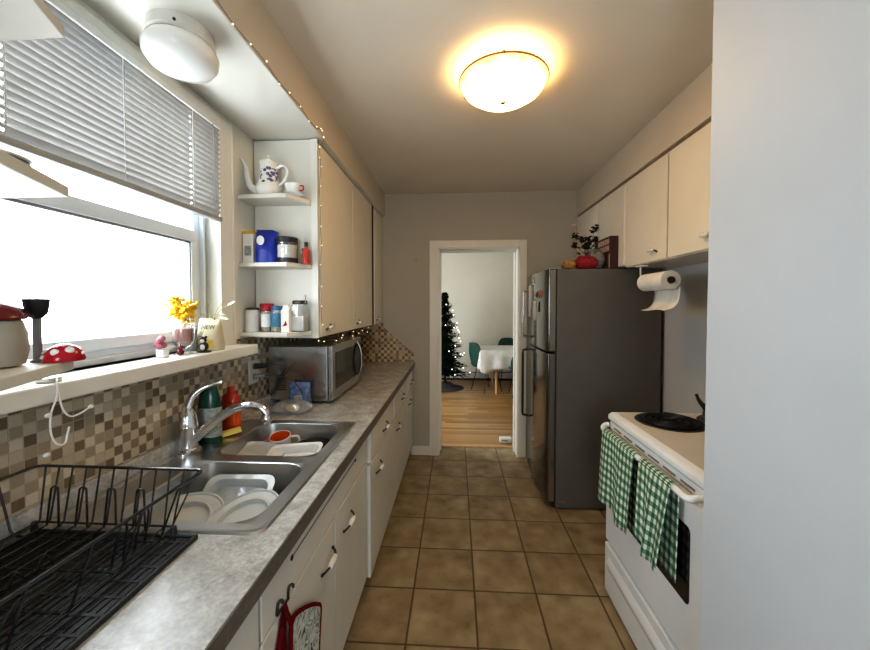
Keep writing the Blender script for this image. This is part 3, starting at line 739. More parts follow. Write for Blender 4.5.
# coffee pot
px, py, pz = -.966, 1.862, S1
t = thing('coffee_pot', (px, py, pz), 'white china coffee pot with violet flowers and a tall curved spout', 'coffee pot')
MB().lathe([(0, 0), (.036, 0), (.046, .006), (.055, .02), (.056, .04), (.048, .062), (.038, .09), (.037, .13), (.042, .152), (.040, .152), (.034, .13), (0, .13)], (px, py, pz), 28).build('body', 'violet', t)
MB().lathe([(.036, .150), (.03, .160), (.012, .166), (.006, .172), (.010, .178), (.006, .186), (0, .187)], (px, py, pz), 20).build('lid', 'ceramic', t)
MB().tube(arc([(px - .03, py - .01, pz + .03), (px - .07, py - .015, pz + .04), (px - .088, py - .018, pz + .085), (px - .093, py - .02, pz + .13), (px - .112, py - .024, pz + .168)]), [.022 - .016 * min(1, i / 28) for i in range(33)], 10).build('spout', 'ceramic', t)
MB().tube(arc([(px + .036, py - .004, pz + .128), (px + .07, py - .01, pz + .135), (px + .088, py - .012, pz + .11), (px + .075, py - .012, pz + .07), (px + .046, py - .006, pz + .05)]), .0058, 8).build('handle', 'ceramic', t)
t.scale = (1.16, 1.16, 1.16)
cx, cy = -.836, 1.858
t = thing('teacup', (cx, cy, S1), 'small white teacup with a red sprig on its saucer beside the coffee pot', 'cup')
MB().lathe([(0, 0), (.022, 0), (.03, .004), (.048, .012), (.047, .015), (.028, .007), (0, .006)], (cx, cy, S1), 26).build('saucer', 'ceramic', t)
MB().lathe([(0, .009), (.018, .009), (.021, .013), (.034, .03), (.037, .055), (.0345, .055), (.031, .03), (.015, .016), (0, .016)], (cx, cy, S1), 26).build('cup', 'ceramic', t)
MB().tube(arc([(cx + .034, cy - .008, S1 + .048), (cx + .052, cy - .012, S1 + .045), (cx + .05, cy - .012, S1 + .028), (cx + .033, cy - .008, S1 + .027)], 4), .003, 6).build('handle', 'redgloss', t)
t.scale = (1.12, 1.12, 1.12)
# middle shelf
y = 1.872
t = thing('carton', (-1.065, y, S2), 'white carton with a yellow top at the wall end of the shelf', 'carton')
MB().box(-1.095, -1.04, y - .04, y + .04, S2, S2 + .15).build('box', 'paper', t, bevel=.002, smooth=False)
MB().box(-1.0955, -1.0395, y - .0405, y + .0405, S2 + .15, S2 + .165).build('top_flap', 'gold', t, bevel=.002, smooth=False)
MB().box(-1.085, -1.05, y - .041, y - .04, S2 + .04, S2 + .09).build('print', 'greyl', t, smooth=False)
t = thing('food_bag', (-.98, y - .005, S2), 'shiny blue bag with a white oval beside the white carton', 'bag')
bag((-.98, y - .005, S2), .112, .09, .172, 'blue', 'pouch', t, .15, tear=.006)
k = MB(); k.lathe([(0, 0), (.02, 0), (.02, .002), (0, .002)], (-.995, y - .052, S2 + .115), 20, 'Y', 1, 1.2); k.build('oval_label', 'paper', t)
t = jar('glass_jar', -.878, y, S2, .052, .135, 'glass', 'black', 'clear jar of white powder with a black lid on the middle shelf', lh=.028, fill='flour', lr=1.16)
MB().lathe([(.0525, .004), (.053, .004), (.053, .028), (.0525, .028)], (-.878, y, S2), 22).build('base_band', 'black', t)
def bottle(name, x, y, z, r, h, body, cap, label, cat='bottle'):
    t = thing(name, (x, y, z), label, cat)
    MB().lathe([(0, 0), (r, 0), (r, h * .58), (r * .5, h * .74), (r * .45, h * .8), (0, h * .8)], (x, y, z), 16).build('body', body, t)
    MB().lathe([(r * .5, h * .76), (r * .55, h * .76), (r * .55, h * .97), (0, h)], (x, y, z), 14).build('cap', cap, t); return t
bottle('sauce_bottle', -.802, y + .02, S2, .013, .085, 'gap', 'black', 'tiny dark bottle between the black-lidded jar and the red bottle')
bottle('sauce_bottle', -.780, y + .005, S2, .018, .115, 'redb', 'black', 'small red bottle with a black cap at the shelf end')
# lowest shelf
jar('canister', -1.065, 1.862, S3, .034, .125, 'paper', 'black', 'white paper canister with a dark lid on the lowest shelf', lh=.01)
jar('spice_jar', -1.015, 1.915, S3, .034, .148, 'glass', 'redgloss', 'wide red-lidded jar behind the front spice jars', lh=.02, fill='spice', lr=1.12)
jar('spice_jar', -.985, 1.85, S3, .025, .13, 'glass', 'redgloss', 'small spice jar with a red lid and white label', lh=.022, fill='spice', band='paper')
jar('spice_jar', -.928, 1.852, S3, .030, .135, 'glass', 'bluelid', 'spice jar with a blue lid and blue label', lh=.024, fill='spice', band='label')
t = thing('carton', (-.872, 1.84, S3), 'slim white carton with a small red print among the spice jars', 'carton')
MB().box(-.893, -.851, 1.822, 1.858, S3, S3 + .115).build('box', 'paper', t, bevel=.002, smooth=False)
MB().prism([(-.893, S3 + .115), (-.851, S3 + .115), (-.862, S3 + .14), (-.882, S3 + .14)], 1.835, 1.845, 1).build('gable', 'paper', t, smooth=False)
MB().prism([(-.885, S3 + .03), (-.860, S3 + .035), (-.868, S3 + .06), (-.874, S3 + .045)], 1.8205, 1.822, 1).build('red_print', 'redgloss', t, smooth=False)
t = thing('clamp_jar', (-.82, 1.885, S3), 'square glass jar with a steel clamp lid near the cabinet corner', 'jar')
k = MB(); k.loft([[(-.82 + x, 1.885 + yy, S3 + z) for x, yy in k.rrect(-a, a, -a, a, .012, 4)] for a, z in ((.036, 0), (.04, .006), (.04, .115), (.034, .135), (.034, .142))], True, True); k.build('body', 'glass', t)
k = MB(); k.box(-.852, -.788, 1.853, 1.917, S3 + .004, S3 + .085); k.build('contents', 'flour', t, bevel=.006, smooth=False)
MB().lathe([(.036, .143), (.038, .143), (.038, .16), (.034, .164), (0, .164)], (-.82, 1.885, S3), 22).build('lid', 'iron', t)
MB().tube([(-.79, 1.86, S3 + .15), (-.778, 1.855, S3 + .15), (-.776, 1.855, S3 + .19), (-.78, 1.857, S3 + .19)], .003, 6).build('clamp', 'chrome', t)

# ---------------------------------------------------------------- things on the window sill
SZ = 1.33
t = thing('figurine', (-1.07, 1.275, SZ), 'tiny pink plant figurine in a white cube pot on the sill', 'figurine')
MB().box(-1.085, -1.055, 1.26, 1.29, SZ, SZ + .03).build('pot', 'ceramic', t, bevel=.003, smooth=False)
k = MB()
for i in range(9): k.ball((-1.07 + random.uniform(-.014, .014), 1.275 + random.uniform(-.014, .014), SZ + .04 + random.uniform(0, .03)), .011, seg=8, rings=5)
k.build('blossom', 'pinkf', t)
k = MB(); k.ball((-1.045, 1.33, SZ + .012), .013, 1, 1, .9, 10, 6).ball((-1.045, 1.33, SZ + .03), .009, seg=10, rings=6).cyl((-1.045, 1.33, SZ + .036), (-1.045, 1.328, SZ + .046), .003, .001, 6)
tag(k.build('ornament', 'wine'), 'tiny dark red ornament between the pink figurine and the glass mug', 'ornament')
gx, gy = -1.065, 1.372
t = thing('candle_glass', (gx, gy, SZ), 'footed glass mug filled with pink wax on the sill', 'candle')
MB().lathe([(0, 0), (.032, 0), (.03, .004), (.008, .01), (.007, .02), (.024, .03), (.037, .048), (.039, .12), (.0375, .12), (.035, .05), (.02, .034), (0, .03)], (gx, gy, SZ), 26).build('glass', 'glass', t)
MB().lathe([(0, .034), (.02, .036), (.0335, .05), (.0355, .10), (0, .10)], (gx, gy, SZ), 24).build('wax', 'pink', t)
MB().tube(arc([(gx + .03, gy + .024, SZ + .105), (gx + .046, gy + .04, SZ + .10), (gx + .046, gy + .04, SZ + .07), (gx + .03, gy + .024, SZ + .055)], 5), .0045, 8).build('handle', 'glass', t)
t = thing('flower_vase', (-1.10, 1.462, SZ), 'dark little vase of bright yellow flowers behind the glass mug', 'vase')
vx, vy = -1.10, 1.462
MB().lathe([(0, 0), (.02, 0), (.024, .02), (.02, .07), (.012, .09), (.014, .1), (.01, .1), (0, .09)], (vx, vy, SZ), 18).build('vase', 'gasket', t)
k = MB()
for i in range(9):
    e = (vx + random.uniform(-.03, .03), vy - .02 + random.uniform(-.045, .035), SZ + random.uniform(.135, .215)); k2 = MB()
    k.tube(arc([(vx, vy, SZ + .09), ((vx + e[0]) / 2, (vy + e[1]) / 2, SZ + .13), e], 3), .0016, 5)
    for j in range(16):
        p = Vector(e) + Vector((random.gauss(0, .011), random.gauss(0, .012), random.gauss(0, .015)))
        k2.ball(p, random.uniform(.006, .011), 1, 1, .8, 7, 5)
    k2.build('blossom', 'yellow', t)
k.build('stems', 'stem', t)
t = thing('figurine', (-1.02, 1.425, SZ), 'small black and white animal figurine on a green base by the planter', 'figurine')
MB().ball((-1.02, 1.425, SZ + .004), .03, 1, .8, .14).build('base', 'leafd', t)
MB().ball((-1.022, 1.425, SZ + .024), .02, 1, .85, 1).ball((-1.022, 1.422, SZ + .05), .014).ball((-1.034, 1.424, SZ + .062), .005).ball((-1.010, 1.424, SZ + .062), .005).build('body', 'black', t)
MB().ball((-1.017, 1.412, SZ + .022), .012, .8, .7, 1).ball((-1.018, 1.412, SZ + .047), .009, 1, .8, .9).build('white_patches', 'ceramic', t)
t = thing('planter_bag', (-1.05, 1.50, SZ), 'cream printed paper pouch holding dry wheat stems at the sill end', 'planter')
bag((-1.05, 1.51, SZ), .10, .07, .135, 'kraft', 'pouch', t, -.05)
k = MB(); k.box(-1.080, -1.015, 1.4715, 1.474, SZ + .012, SZ + .048); k.build('yellow_band', 'gold', t, smooth=False)
text('NEW', .026, (-1.042, 1.4835, SZ + .098), (math.radians(80), 0, 0), 'ink', t)
k = MB()
for dx, dy, h, ear in ((.09, -.02, .19, 1), (.05, -.01, .14, 1), (.02, .0, .15, 1), (-.01, .0, .20, 0), (.075, -.02, .21, 0), (-.03, -.02, .155, 0)):
    p = arc([(-1.045, 1.51, SZ + .1), (-1.045 + dx * .5, 1.505 + dy * .5, SZ + .07 + h * .5), (-1.045 + dx, 1.505 + dy, SZ + h)], 4)
    k.tube(p, .0013, 5)
    if ear:
        d = (Vector(p[-1]) - Vector(p[-3])).normalized(); q = Vector(p[-1])
        MB().tube([q, q + d * .012, q + d * .03, q + d * .045], [.003, .0065, .006, .001], 7).build('wheat_ear', 'wheat', t)
k.build('stems', 'stem', t)
k = MB(); k.lathe([(0, 0), (.022, 0), (.024, .004), (.024, .012), (.02, .014), (0, .014)], (-1.01, .85, SZ), 24)
tag(k.build('jar_lid', 'tin'), 'silvery round jar lid lying on the sill below the near shelf', 'lid')

# ---------------------------------------------------------------- things on the near shelves
c0 = (-.812, .588, N3)
t = thing('lidded_jar', c0, 'squat taupe lidded jar with a dark red top, cut by the picture edge', 'jar')
MB().lathe([(0, 0), (.035, 0), (.045, .004), (.0505, .03), (.049, .06), (.043, .082), (.04, .084), (0, .084)], c0, 30).build('body', 'taupe', t)
MB().lathe([(.046, .084), (.051, .088), (.044, .103), (.024, .114), (.006, .118), (.008, .124), (0, .126)], c0, 30).build('lid', 'wine', t)
MB().tube(arc([(c0[0] + .036, c0[1] - .03, N3 + .07), (c0[0] + .05, c0[1] - .055, N3 + .068), (c0[0] + .05, c0[1] - .055, N3 + .035), (c0[0] + .038, c0[1] - .03, N3 + .025)], 5), .005, 8).build('handle', 'taupe', t)
hx, hy = -.806, .660
t = thing('stemmed_cup', (hx, hy, N3), 'black half-round cup on a tall grey stem beside the taupe jar', 'cup')
MB().lathe([(0, 0), (.011, 0), (.011, .003), (.0065, .006), (.0065, .085), (0, .085)], (hx, hy, N3), 16).build('stem', 'gasket', t)
MB().lathe([(0, .082), (.008, .084), (.016, .095), (.0195, .122), (.018, .122), (.014, .1), (0, .09)], (hx, hy, N3), 24).build('bowl', 'black', t)
mx, my = -.768, .674; RC = .032
t = thing('toadstool_timer', (mx, my, N3), 'red toadstool cap with white dots on the near shelf corner', 'ornament')
MB().lathe([(0, .001), (RC - .001, .001), (RC, .005), (RC * .9, .017), (RC * .6, .028), (RC * .25, .033), (0, .034)], (mx, my, N3), 32).build('cap', 'redgloss', t)
for a, el, rr in ((-1.25, .62, .0072), (-.35, .75, .0078), (-2.3, .6, .0065), (.35, .4, .0035), (-.75, 1.25, .004), (1.2, .6, .007), (2.2, .7, .007), (-2.0, .25, .0045)):
    r = RC * math.cos(el); p = Vector((mx + r * math.cos(a), my + r * math.sin(a), N3 + .003 + .031 * math.sin(el))); nrm = Vector((math.cos(a) * math.cos(el), math.sin(a) * math.cos(el), math.sin(el) * 1.15)).normalized()
    k = MB(); k.lathe([(0, .0016), (rr * .7, .0012), (rr, -.003)], (0, 0, 0), 16)
    o = k.build('dot', 'ceramic', t, raw=False) if False else k.build('dot', 'ceramic', raw=True); o.parent = t; ORG[o] = ORG[t]
    o.location = p + nrm * .0008 - ORG[t]; o.rotation_euler = nrm.to_track_quat('Z', 'Y').to_euler()
c0 = (-.815, .592, N2 + .021)
t = thing('lidded_dish', c0, 'dark round dish with a pale rim on the middle near shelf', 'dish')
MB().lathe([(0, 0), (.038, 0), (.052, .008), (.057, .02), (.055, .022), (0, .022)], c0, 30).build('bowl', 'gasket', t)
MB().lathe([(.054, .022), (.06, .022), (.06, .026), (.05, .028), (0, .03)], c0, 30).build('rim', 'ceramic', t)
# fairy-light cable hanging off the sill
t = thing('light_cable', (-.955, .83, 1.2), 'white cable with small bulbs hanging in a loop below the sill', 'cable')
cb = arc([(-.99, .85, 1.338), (-.972, .835, 1.334), (-.962, .825, 1.30), (-.955, .805, 1.262), (-.95, .80, 1.22), (-.95, .812, 1.19), (-.95, .83, 1.185), (-.952, .838, 1.205), (-.955, .845, 1.22)], 5)
MB().tube(cb, .0022, 6).build('wire', 'white', t)
cb2 = arc([(-.965, .83, 1.32), (-.96, .835, 1.27), (-.957, .85, 1.245), (-.955, .87, 1.245), (-.955, .895, 1.253)], 5)
MB().tube(cb2, .0022, 6).build('wire', 'white', t)
for p in ((-.955, .80, 1.262), (-.955, .90, 1.255), (-.95, .79, 1.172)): MB().ball(p, .005, 1, 1.6, 1, 8, 6).build('bulb', 'white', t)

# ---------------------------------------------------------------- drying mat and dish rack
t = thing('drying_mat', (-.845, .53, CT), 'black ribbed rubber mat under the wire dish rack', 'mat')
MB().box(-1.06, -.632, .18, .842, CT, CT + .005).build('sheet', 'mat', t, bevel=.002, smooth=False)
k = MB()
for i in range(26): k.box(-1.05 + i * .016, -1.042 + i * .016, .19, .832, CT + .005, CT + .0075)
for i in range(16): k.box(-1.052, -.638, .20 + i * .041, .206 + i * .041, CT + .005, CT + .0085)
k.build('ribs', 'mat', t, smooth=False)
k = MB(); k.box(-.637, -.628, .18, .846, CT, CT + .011).box(-1.06, -.628, .838, .846, CT, CT + .011); k.build('raised_edge', 'mat', t, bevel=.002, smooth=False)
rk = thing('dish_rack', (-.845, .53, CT), 'empty black wire dish rack on the mat beside the sink', 'dish rack')
TX0, TX1, TY0, TY1, TZ = -1.09, -.638, .25, .885, 1.102
QX0, QX1, QY0, QY1, QZ = -1.055, -.69, .27, .855, .972
r3 = lambda p: p
k = MB()
k.tube([(x, y, TZ) for x, y in k.rrect(TX0, TX1, TY0, TY1, .018, 4)], .0038, 8, True); k.build('top_rail', 'wire', rk)
k = MB(); k.tube([(x, y, QZ) for x, y in k.rrect(QX0, QX1, QY0, QY1, .012, 4)], .0026, 8, True)
nb = 12
for i in range(nb):
    xt = TX0 + (TX1 - TX0) * (i + .6) / nb; x = min(max(xt + .010, QX0 + .008), QX1 - .006)
    k.tube([(xt, TY0, TZ), (x, QY0 + .004, QZ + .008), (x, QY0 + .012, QZ), (x, QY1 - .012, QZ), (x, QY1 - .004, QZ + .008), (xt, TY1, TZ)], .0023, 6)
k.build('floor_wires', 'wire', rk)
k = MB()
for y in (.30, .40, .50, .60, .70, .80):
    k.tube([(TX1, y, TZ), (QX1 + .006, y, QZ + .01), (QX1 - .004, y, QZ - .002), (QX0 + .004, y, QZ - .002), (QX0 - .006, y, QZ + .01), (TX0, y, TZ)], .0025, 6)
k.build('cross_wires', 'wire', rk)
def tine(pts):
    k = MB(); k.tube(pts, .0025, 6); return k.build('tine', 'wire', rk)
for xx in (-1.0, -.925, -.85, -.775):
    tine(arc([(xx - .016, .84, QZ), (xx - .010, .846, QZ + .08), (xx - .006, .847, QZ + .094), (xx + .006, .847, QZ + .094), (xx + .010, .846, QZ + .08), (xx + .016, .84, QZ)], 3))
for yy in (.775, .72):
    tine(arc([(-.715, yy - .014, QZ), (-.700, yy - .010, QZ + .075), (-.698, yy, QZ + .092), (-.700, yy + .010, QZ + .075), (-.715, yy + .014, QZ)], 3))
for i in range(8):
    yy = .34 + i * .05
    tine(arc([(-.86, yy, QZ), (-.855, yy + .012, QZ + .028), (-.85, yy + .024, QZ)], 3))
for yy in (.43, .52): tine(arc([(-.735, yy, QZ), (-.722, yy + .03, QZ + .06), (-.70, yy + .07, QZ + .075)], 3))
for x in (QX0, QX1):
    for y in (QY0 + .01, QY1 - .01): MB().cyl((x, y, CT + .0085), (x, y, QZ + .006), .008, .006, 10).build('foot', 'black', rk)

# ---------------------------------------------------------------- hook and oven mitt on the sink doors
FX = BF
t = thing('door_hook', (FX, .905, .735), 'black double hook over the sink cabinet door', 'hook')
MB().tube(arc([(FX + .002, .875, .742), (FX + .003, .876, .757), (FX + .004, .880, .769), (FX + .010, .885, .772), (FX + .013, .885, .765)], 4), .0042, 8).build('prong', 'black', t)
MB().tube(arc([(FX + .003, .935, .735), (FX + .003, .936, .755), (FX + .004, .941, .765), (FX + .011, .945, .767), (FX + .013, .944, .759)], 4), .0036, 8).build('prong', 'black', t)
MB().tube([(FX + .003, .874, .742), (FX + .003, .937, .735)], .004, 8).build('bar', 'black', t)
t = thing('pot_holder', (FX + .01, .99, .50), 'swirl-print cotton pot holder with red binding hanging from the hook', 'pot holder')
ol = [(.935, .665), (.955, .672), (1.01, .645), (1.075, .602), (1.12, .565), (1.14, .54), (1.13, .47), (1.11, .37), (1.08, .33), (.93, .34), (.92, .42), (.925, .55)]
cx0 = sum(p[0] for p in ol) / len(ol); cz0 = sum(p[1] for p in ol) / len(ol)
k = MB(); k.prism(ol, FX + .006, FX + .014, 0); k.build('pad', 'swirl', t, bevel=.003)
MB().tube([(FX + .011, y, z) for y, z in arc([(p[0], p[1], 0) for p in ol + ol[:1]], 4) for y, z in [(y, z)]] if False else [(FX + .011, q.x, q.y) for q in arc([(p[0], p[1], 0) for p in ol + ol[:1]], 4)], .0062, 8).build('binding', 'red', t)
MB().tube([(FX + .008, .905, .741), (FX + .012, .912, .71), (FX + .013, .932, .668)], .010, 8, flat=.35).build('loop', 'red', t)
t = thing('oven_mitt', (FX + .01, .87, .48), 'dark red cotton oven mitt hanging from the hook beside the pot holder', 'oven mitt')
k = MB(); k.prism([(.895, .735), (.918, .735), (.922, .60), (.925, .47), (.87, .42), (.79, .43), (.775, .50), (.83, .60), (.872, .68)], FX + .003, FX + .0055, 0)
k.build('mitt', 'red', t, bevel=.002)
MB().tube([(FX + .007, .89, .70), (FX + .008, .862, .62), (FX + .008, .825, .53), (FX + .007, .82, .46)], .006, 6).build('fold', 'red', t)

# ---------------------------------------------------------------- fairy lights on the soffit and cabinets
t = thing('string_lights', (-.71, 1.4, 2.42), 'thin string of warm fairy lights along the soffit and down the cabinet corner', 'string lights')
pts = [(-.711, .95 + .1 * i, 2.425 + .006 * math.sin(i * 2.1)) for i in range(10)] + [(-.711, 1.905, 2.445), (-.711, 1.94, 2.43)]
down = [(UF + .006 + (.004 if i % 2 else 0), PY + .005 + .008 * math.sin(i * 1.7), 2.38 - i * .107) for i in range(10)]
wpts = arc(pts + [(-.71, 1.95, 2.405)] + down, 3)
MB().tube(wpts, .0013, 5).build('wire', 'cordd', t)
for i, p in enumerate(pts[1:] + down + [(-.711, 1.93, 2.455), (-.710, 1.945, 2.42), (UF + .008, 1.945, 2.32)]):
    q = Vector(p) + Vector((.004, random.uniform(-.006, .006), random.uniform(-.012, .004)))
    MB().ball(q, .0026, seg=7, rings=5).build('bulb', 'bulb', t)
t = thing('string_lights', (-.78, 2.5, 1.32), 'clump of warm fairy lights under the wall cabinets above the microwave', 'string lights')
up = []
for i in range(11):
    up.append((-.775 + random.uniform(-.03, .02), 2.02 + i * .125, UZ - .018 - random.uniform(0, .035) * (1 if i else 0)))
MB().tube(arc(up, 3), .0012, 5).build('wire', 'cordd', t)
for p in up: MB().ball((p[0] + .003, p[1], p[2] - .004), .0028, seg=7, rings=5).build('bulb', 'bulb', t)

# ---------------------------------------------------------------- ceiling lights
lx, ly = .225, 1.80
t = thing('ceiling_light', (lx, ly, CH), 'lit alabaster bowl light in the middle of the ceiling', 'ceiling light')
MB().lathe([(0, 0), (.07, 0), (.07, -.02), (.06, -.03), (0, -.03)], (lx, ly, CH), 40).build('pan', 'brass', t)
MB().lathe([(.207, -.050), (.21, -.052), (.205, -.060), (.185, -.088), (.14, -.118), (.08, -.136), (0, -.143)], (lx, ly, CH), 48).build('bowl', 'glow', t)
MB().lathe([(.208, -.044), (.213, -.045), (.213, -.053), (.208, -.054), (.208, -.044)], (lx, ly, CH), 48).build('ring', 'brass', t)
for a in (.45, 2.55, 4.6):
    MB().ball((lx + .214 * math.cos(a), ly + .214 * math.sin(a), CH - .05), .008, seg=10, rings=6).build('clip', 'brass', t)
MB().lathe([(0, -.156), (.012, -.152), (.014, -.144), (0, -.141)], (lx, ly, CH), 16).build('finial', 'brass', t)
sx, sy = -.90, 1.175; z = 2.42
t = thing('ceiling_light', (sx, sy, z), 'unlit white glass dome light under the soffit by the window', 'ceiling light')
MB().lathe([(0, 0), (.094, 0), (.096, -.034), (.1, -.04), (.094, -.046), (0, -.046)], (sx, sy, z), 36).build('base', 'lampbase', t)
MB().lathe([(.085, -.042), (.098, -.052), (.108, -.072), (.106, -.095), (.09, -.118), (.055, -.132), (0, -.137)], (sx, sy, z), 40).build('shade', 'opal', t)
MB().ball((sx + .045, sy - .086, z - .03), .005, seg=8, rings=6).build('screw', 'iron', t)

# ---------------------------------------------------------------- refrigerator
GX, GD, GY0, GY1, GZ = .742, .667, 2.73, 3.47, 1.787
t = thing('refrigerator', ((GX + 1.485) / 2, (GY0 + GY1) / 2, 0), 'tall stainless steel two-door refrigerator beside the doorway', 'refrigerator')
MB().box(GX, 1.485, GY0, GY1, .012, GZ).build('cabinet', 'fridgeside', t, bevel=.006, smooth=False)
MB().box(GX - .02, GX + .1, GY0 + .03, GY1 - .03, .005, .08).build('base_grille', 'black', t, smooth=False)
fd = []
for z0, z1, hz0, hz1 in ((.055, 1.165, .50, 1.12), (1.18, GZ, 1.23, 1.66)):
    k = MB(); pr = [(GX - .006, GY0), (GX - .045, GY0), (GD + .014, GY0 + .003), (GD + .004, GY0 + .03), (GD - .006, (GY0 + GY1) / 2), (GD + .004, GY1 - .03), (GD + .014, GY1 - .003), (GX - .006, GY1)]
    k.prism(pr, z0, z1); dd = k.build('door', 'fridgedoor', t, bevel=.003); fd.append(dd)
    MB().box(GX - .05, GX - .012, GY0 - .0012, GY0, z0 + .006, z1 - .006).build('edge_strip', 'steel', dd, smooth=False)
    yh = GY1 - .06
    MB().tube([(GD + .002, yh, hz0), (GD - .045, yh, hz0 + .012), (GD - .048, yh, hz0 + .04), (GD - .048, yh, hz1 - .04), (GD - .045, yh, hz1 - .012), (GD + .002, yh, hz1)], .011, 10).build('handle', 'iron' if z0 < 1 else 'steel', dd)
MB().box(GX - .05, GX + .03, GY0 + .01, GY0 + .05, GZ, GZ + .012).build('hinge_cover', 'gasket', t, bevel=.003, smooth=False)
for y in (GY0 + .05, GY1 - .05): MB().cyl((GX + .04, y, 0), (GX + .04, y, .014), .02, seg=10).build('foot', 'black', t)
MB().box(GX + .012, GX + .075, GY0 - .001, GY0, .045, .075).build('badge', 'steel', t, smooth=False)
# sheets and magnets on the freezer door
def on_door(name, y0, y1, z0, z1, mat, label, cat, dz=.003):
    def fx_(y):
        a = [(GY0 + .003, GD + .014), (GY0 + .03, GD + .004), ((GY0 + GY1) / 2, GD - .006), (GY1 - .03, GD + .004)]
        for (ya, xa), (yb, xb) in zip(a, a[1:]):
            if ya <= y <= yb: return xa + (xb - xa) * (y - ya) / (yb - ya)
        return GD
    k = MB(); k.grid(lambda u, v: (fx_(y0 + (y1 - y0) * u) - dz, y0 + (y1 - y0) * u, z0 + (z1 - z0) * v), 6, 2)
    return tag(k.build(name, mat, solid=.002), label, cat)
on_door('note_sheet', 3.285, 3.40, 1.42, 1.70, 'paper', 'tall white sheet on the freezer door next to the handle', 'paper')
on_door('photo_strip', 3.20, 3.27, 1.50, 1.70, 'photo', 'dark photo strip on the freezer door beside the white sheet', 'photo')
on_door('photo_strip', 3.07, 3.17, 1.40, 1.56, 'paper', 'pale printed card low on the freezer door', 'card')
on_door('note_sheet', 2.88, 3.0, 1.58, 1.64, 'coral', 'small coral note on the freezer door', 'paper')
on_door('magnet', 2.95, 2.98, 1.47, 1.55, 'black', 'slim black magnet on the freezer door', 'magnet', .005)
on_door('magnet', 3.13, 3.17, 1.71, 1.75, 'white', 'white magnet near the top of the freezer door', 'magnet', .005)
on_door('magnet', 3.03, 3.06, 1.59, 1.63, 'wine', 'little red magnet above the pale printed card', 'magnet', .005)

# things on top of the fridge
t = thing('board_game', (1.14, 2.89, GZ), 'dark brown board game box with pale lettering standing on the fridge', 'box')
MB().box(1.118, 1.178, 2.74, 3.04, GZ, GZ + .24).build('box', 'gamebox', t, bevel=.003, smooth=False)
k = MB()
for r in range(2):
    for c_ in range(5):
        y0 = 2.76 + c_ * .042; z0 = GZ + .185 - r * .05
        k.box(1.1168, 1.118, y0, y0 + .010, z0, z0 + .038).box(1.1168, 1.118, y0 + .020, y0 + .030, z0, z0 + .038).box(1.1168, 1.118, y0 + .010, y0 + .020, z0 + (.028 if c_ % 2 else .014), z0 + (.038 if c_ % 2 else .024))
k.build('title_marks', 'printw', t, smooth=False)
MB().box(1.1168, 1.118, 2.745, 2.757, GZ + .01, GZ + .11).build('side_print', 'printw', t, smooth=False)
t = thing('dried_bouquet', (1.10, 3.13, GZ), 'grey vase of very dark dried flowers on the fridge', 'flowers')
MB().lathe([(0, 0), (.04, 0), (.055, .03), (.05, .09), (.03, .14), (.034, .15), (.028, .15), (0, .13)], (1.10, 3.13, GZ), 22).build('vase', 'vase', t)
k = MB()
heads = [(-.075, 0, .31, 1), (-.075, .02, .24, .8), (.05, .0, .365, 1.5), (.1, .01, .33, 1.1), (.06, .02, .29, 1.3), (0, -.02, .28, 1.1), (.02, .03, .25, 1.2), (-.03, 0, .285, .9), (.11, 0, .29, .8), (.0, 0, .225, 1.2)]
for dx, dy, h, g_ in heads:
    e = Vector((1.10 + dx * 1.3 - .01, 3.13 + dy, GZ + h)); k.tube(arc([(1.10, 3.13, GZ + .13), (1.10 + dx * .4, 3.13 + dy * .4, GZ + h * .7), e], 4), .002, 5); k2 = MB()
    for j in range(22):
        d = Vector((random.gauss(0, 1), random.gauss(0, 1), random.gauss(0, 1))).normalized() * random.uniform(.006, .030) * g_
        k2.ball(e + d, random.uniform(.009, .015), 1, 1, .6, 6, 4)
    k2.build('flower_head', 'flowerd', t)
for j in range(60):
    a, h = random.uniform(0, 6.28), random.uniform(.15, .28); c_ = Vector((1.10 + .06 * math.cos(a), 3.13 + .03 * math.sin(a), GZ + h))
    d = Vector((math.cos(a), math.sin(a), random.uniform(-.3, .6))).normalized() * .045; s_ = d.cross(Vector((0, 0, 1))).normalized() * .014
    k.faces([c_, c_ + d * .5 + s_, c_ + d, c_ + d * .5 - s_], [(0, 1, 2, 3)])
k.build('stems', 'leafd', t)
k = MB(); k.ball((.985, 3.13, GZ + .405), .014, 1.6, 1, .7, 8, 6).ball((.965, 3.13, GZ + .40), .008).cyl((1.0, 3.13, GZ + .41), (1.015, 3.13, GZ + .43), .004, .001, 6).cyl((.985, 3.13, GZ + .40), (1.0, 3.13, GZ + .30), .0015, seg=5)
k.build('bird_pick', 'printw', t)
t = thing('snack_packet', (.965, 2.80, GZ), 'shiny red snack packet lying at the fridge front', 'packet')
def pillow(c, a, b, h, mat, name, par, seed=1):
    random.seed(seed); ph = [random.uniform(0, 6) for _ in range(6)]
    k = MB()
    def fn(sg):
        def f(u, v):
            x, y = (u - .5) * 2, (v - .5) * 2; q = max(0, (1 - abs(x) ** 3) * (1 - abs(y) ** 3)) ** .5
            w_ = (.22 * math.sin(9 * x + ph[0]) * math.sin(7 * y + ph[1]) + .16 * math.sin(17 * x + 5 * y + ph[2])) * q
            return (c[0] + a * x, c[1] + b * y, c[2] + h * .5 + sg * h * .5 * q * (1 + w_ * (1 if sg > 0 else 0)))
        return f
    k.grid(fn(1), 16, 12).grid(fn(-1), 16, 12); return k.build(name, mat, par)
pillow((.965, 2.80, GZ), .08, .05, .10, 'redpack', 'packet', t, 3)
MB().lathe([(0, 0), (.022, 0), (.022, .002), (0, .002)], (.955, 2.765, GZ + .055), 16, 'Y').build('pale_print', 'printw', t)
t = thing('snack_packet', (.84, 2.80, GZ), 'small gold snack packet at the front corner of the fridge', 'packet')
pillow((.84, 2.80, GZ), .045, .045, .07, 'goldpack', 'packet', t, 5)
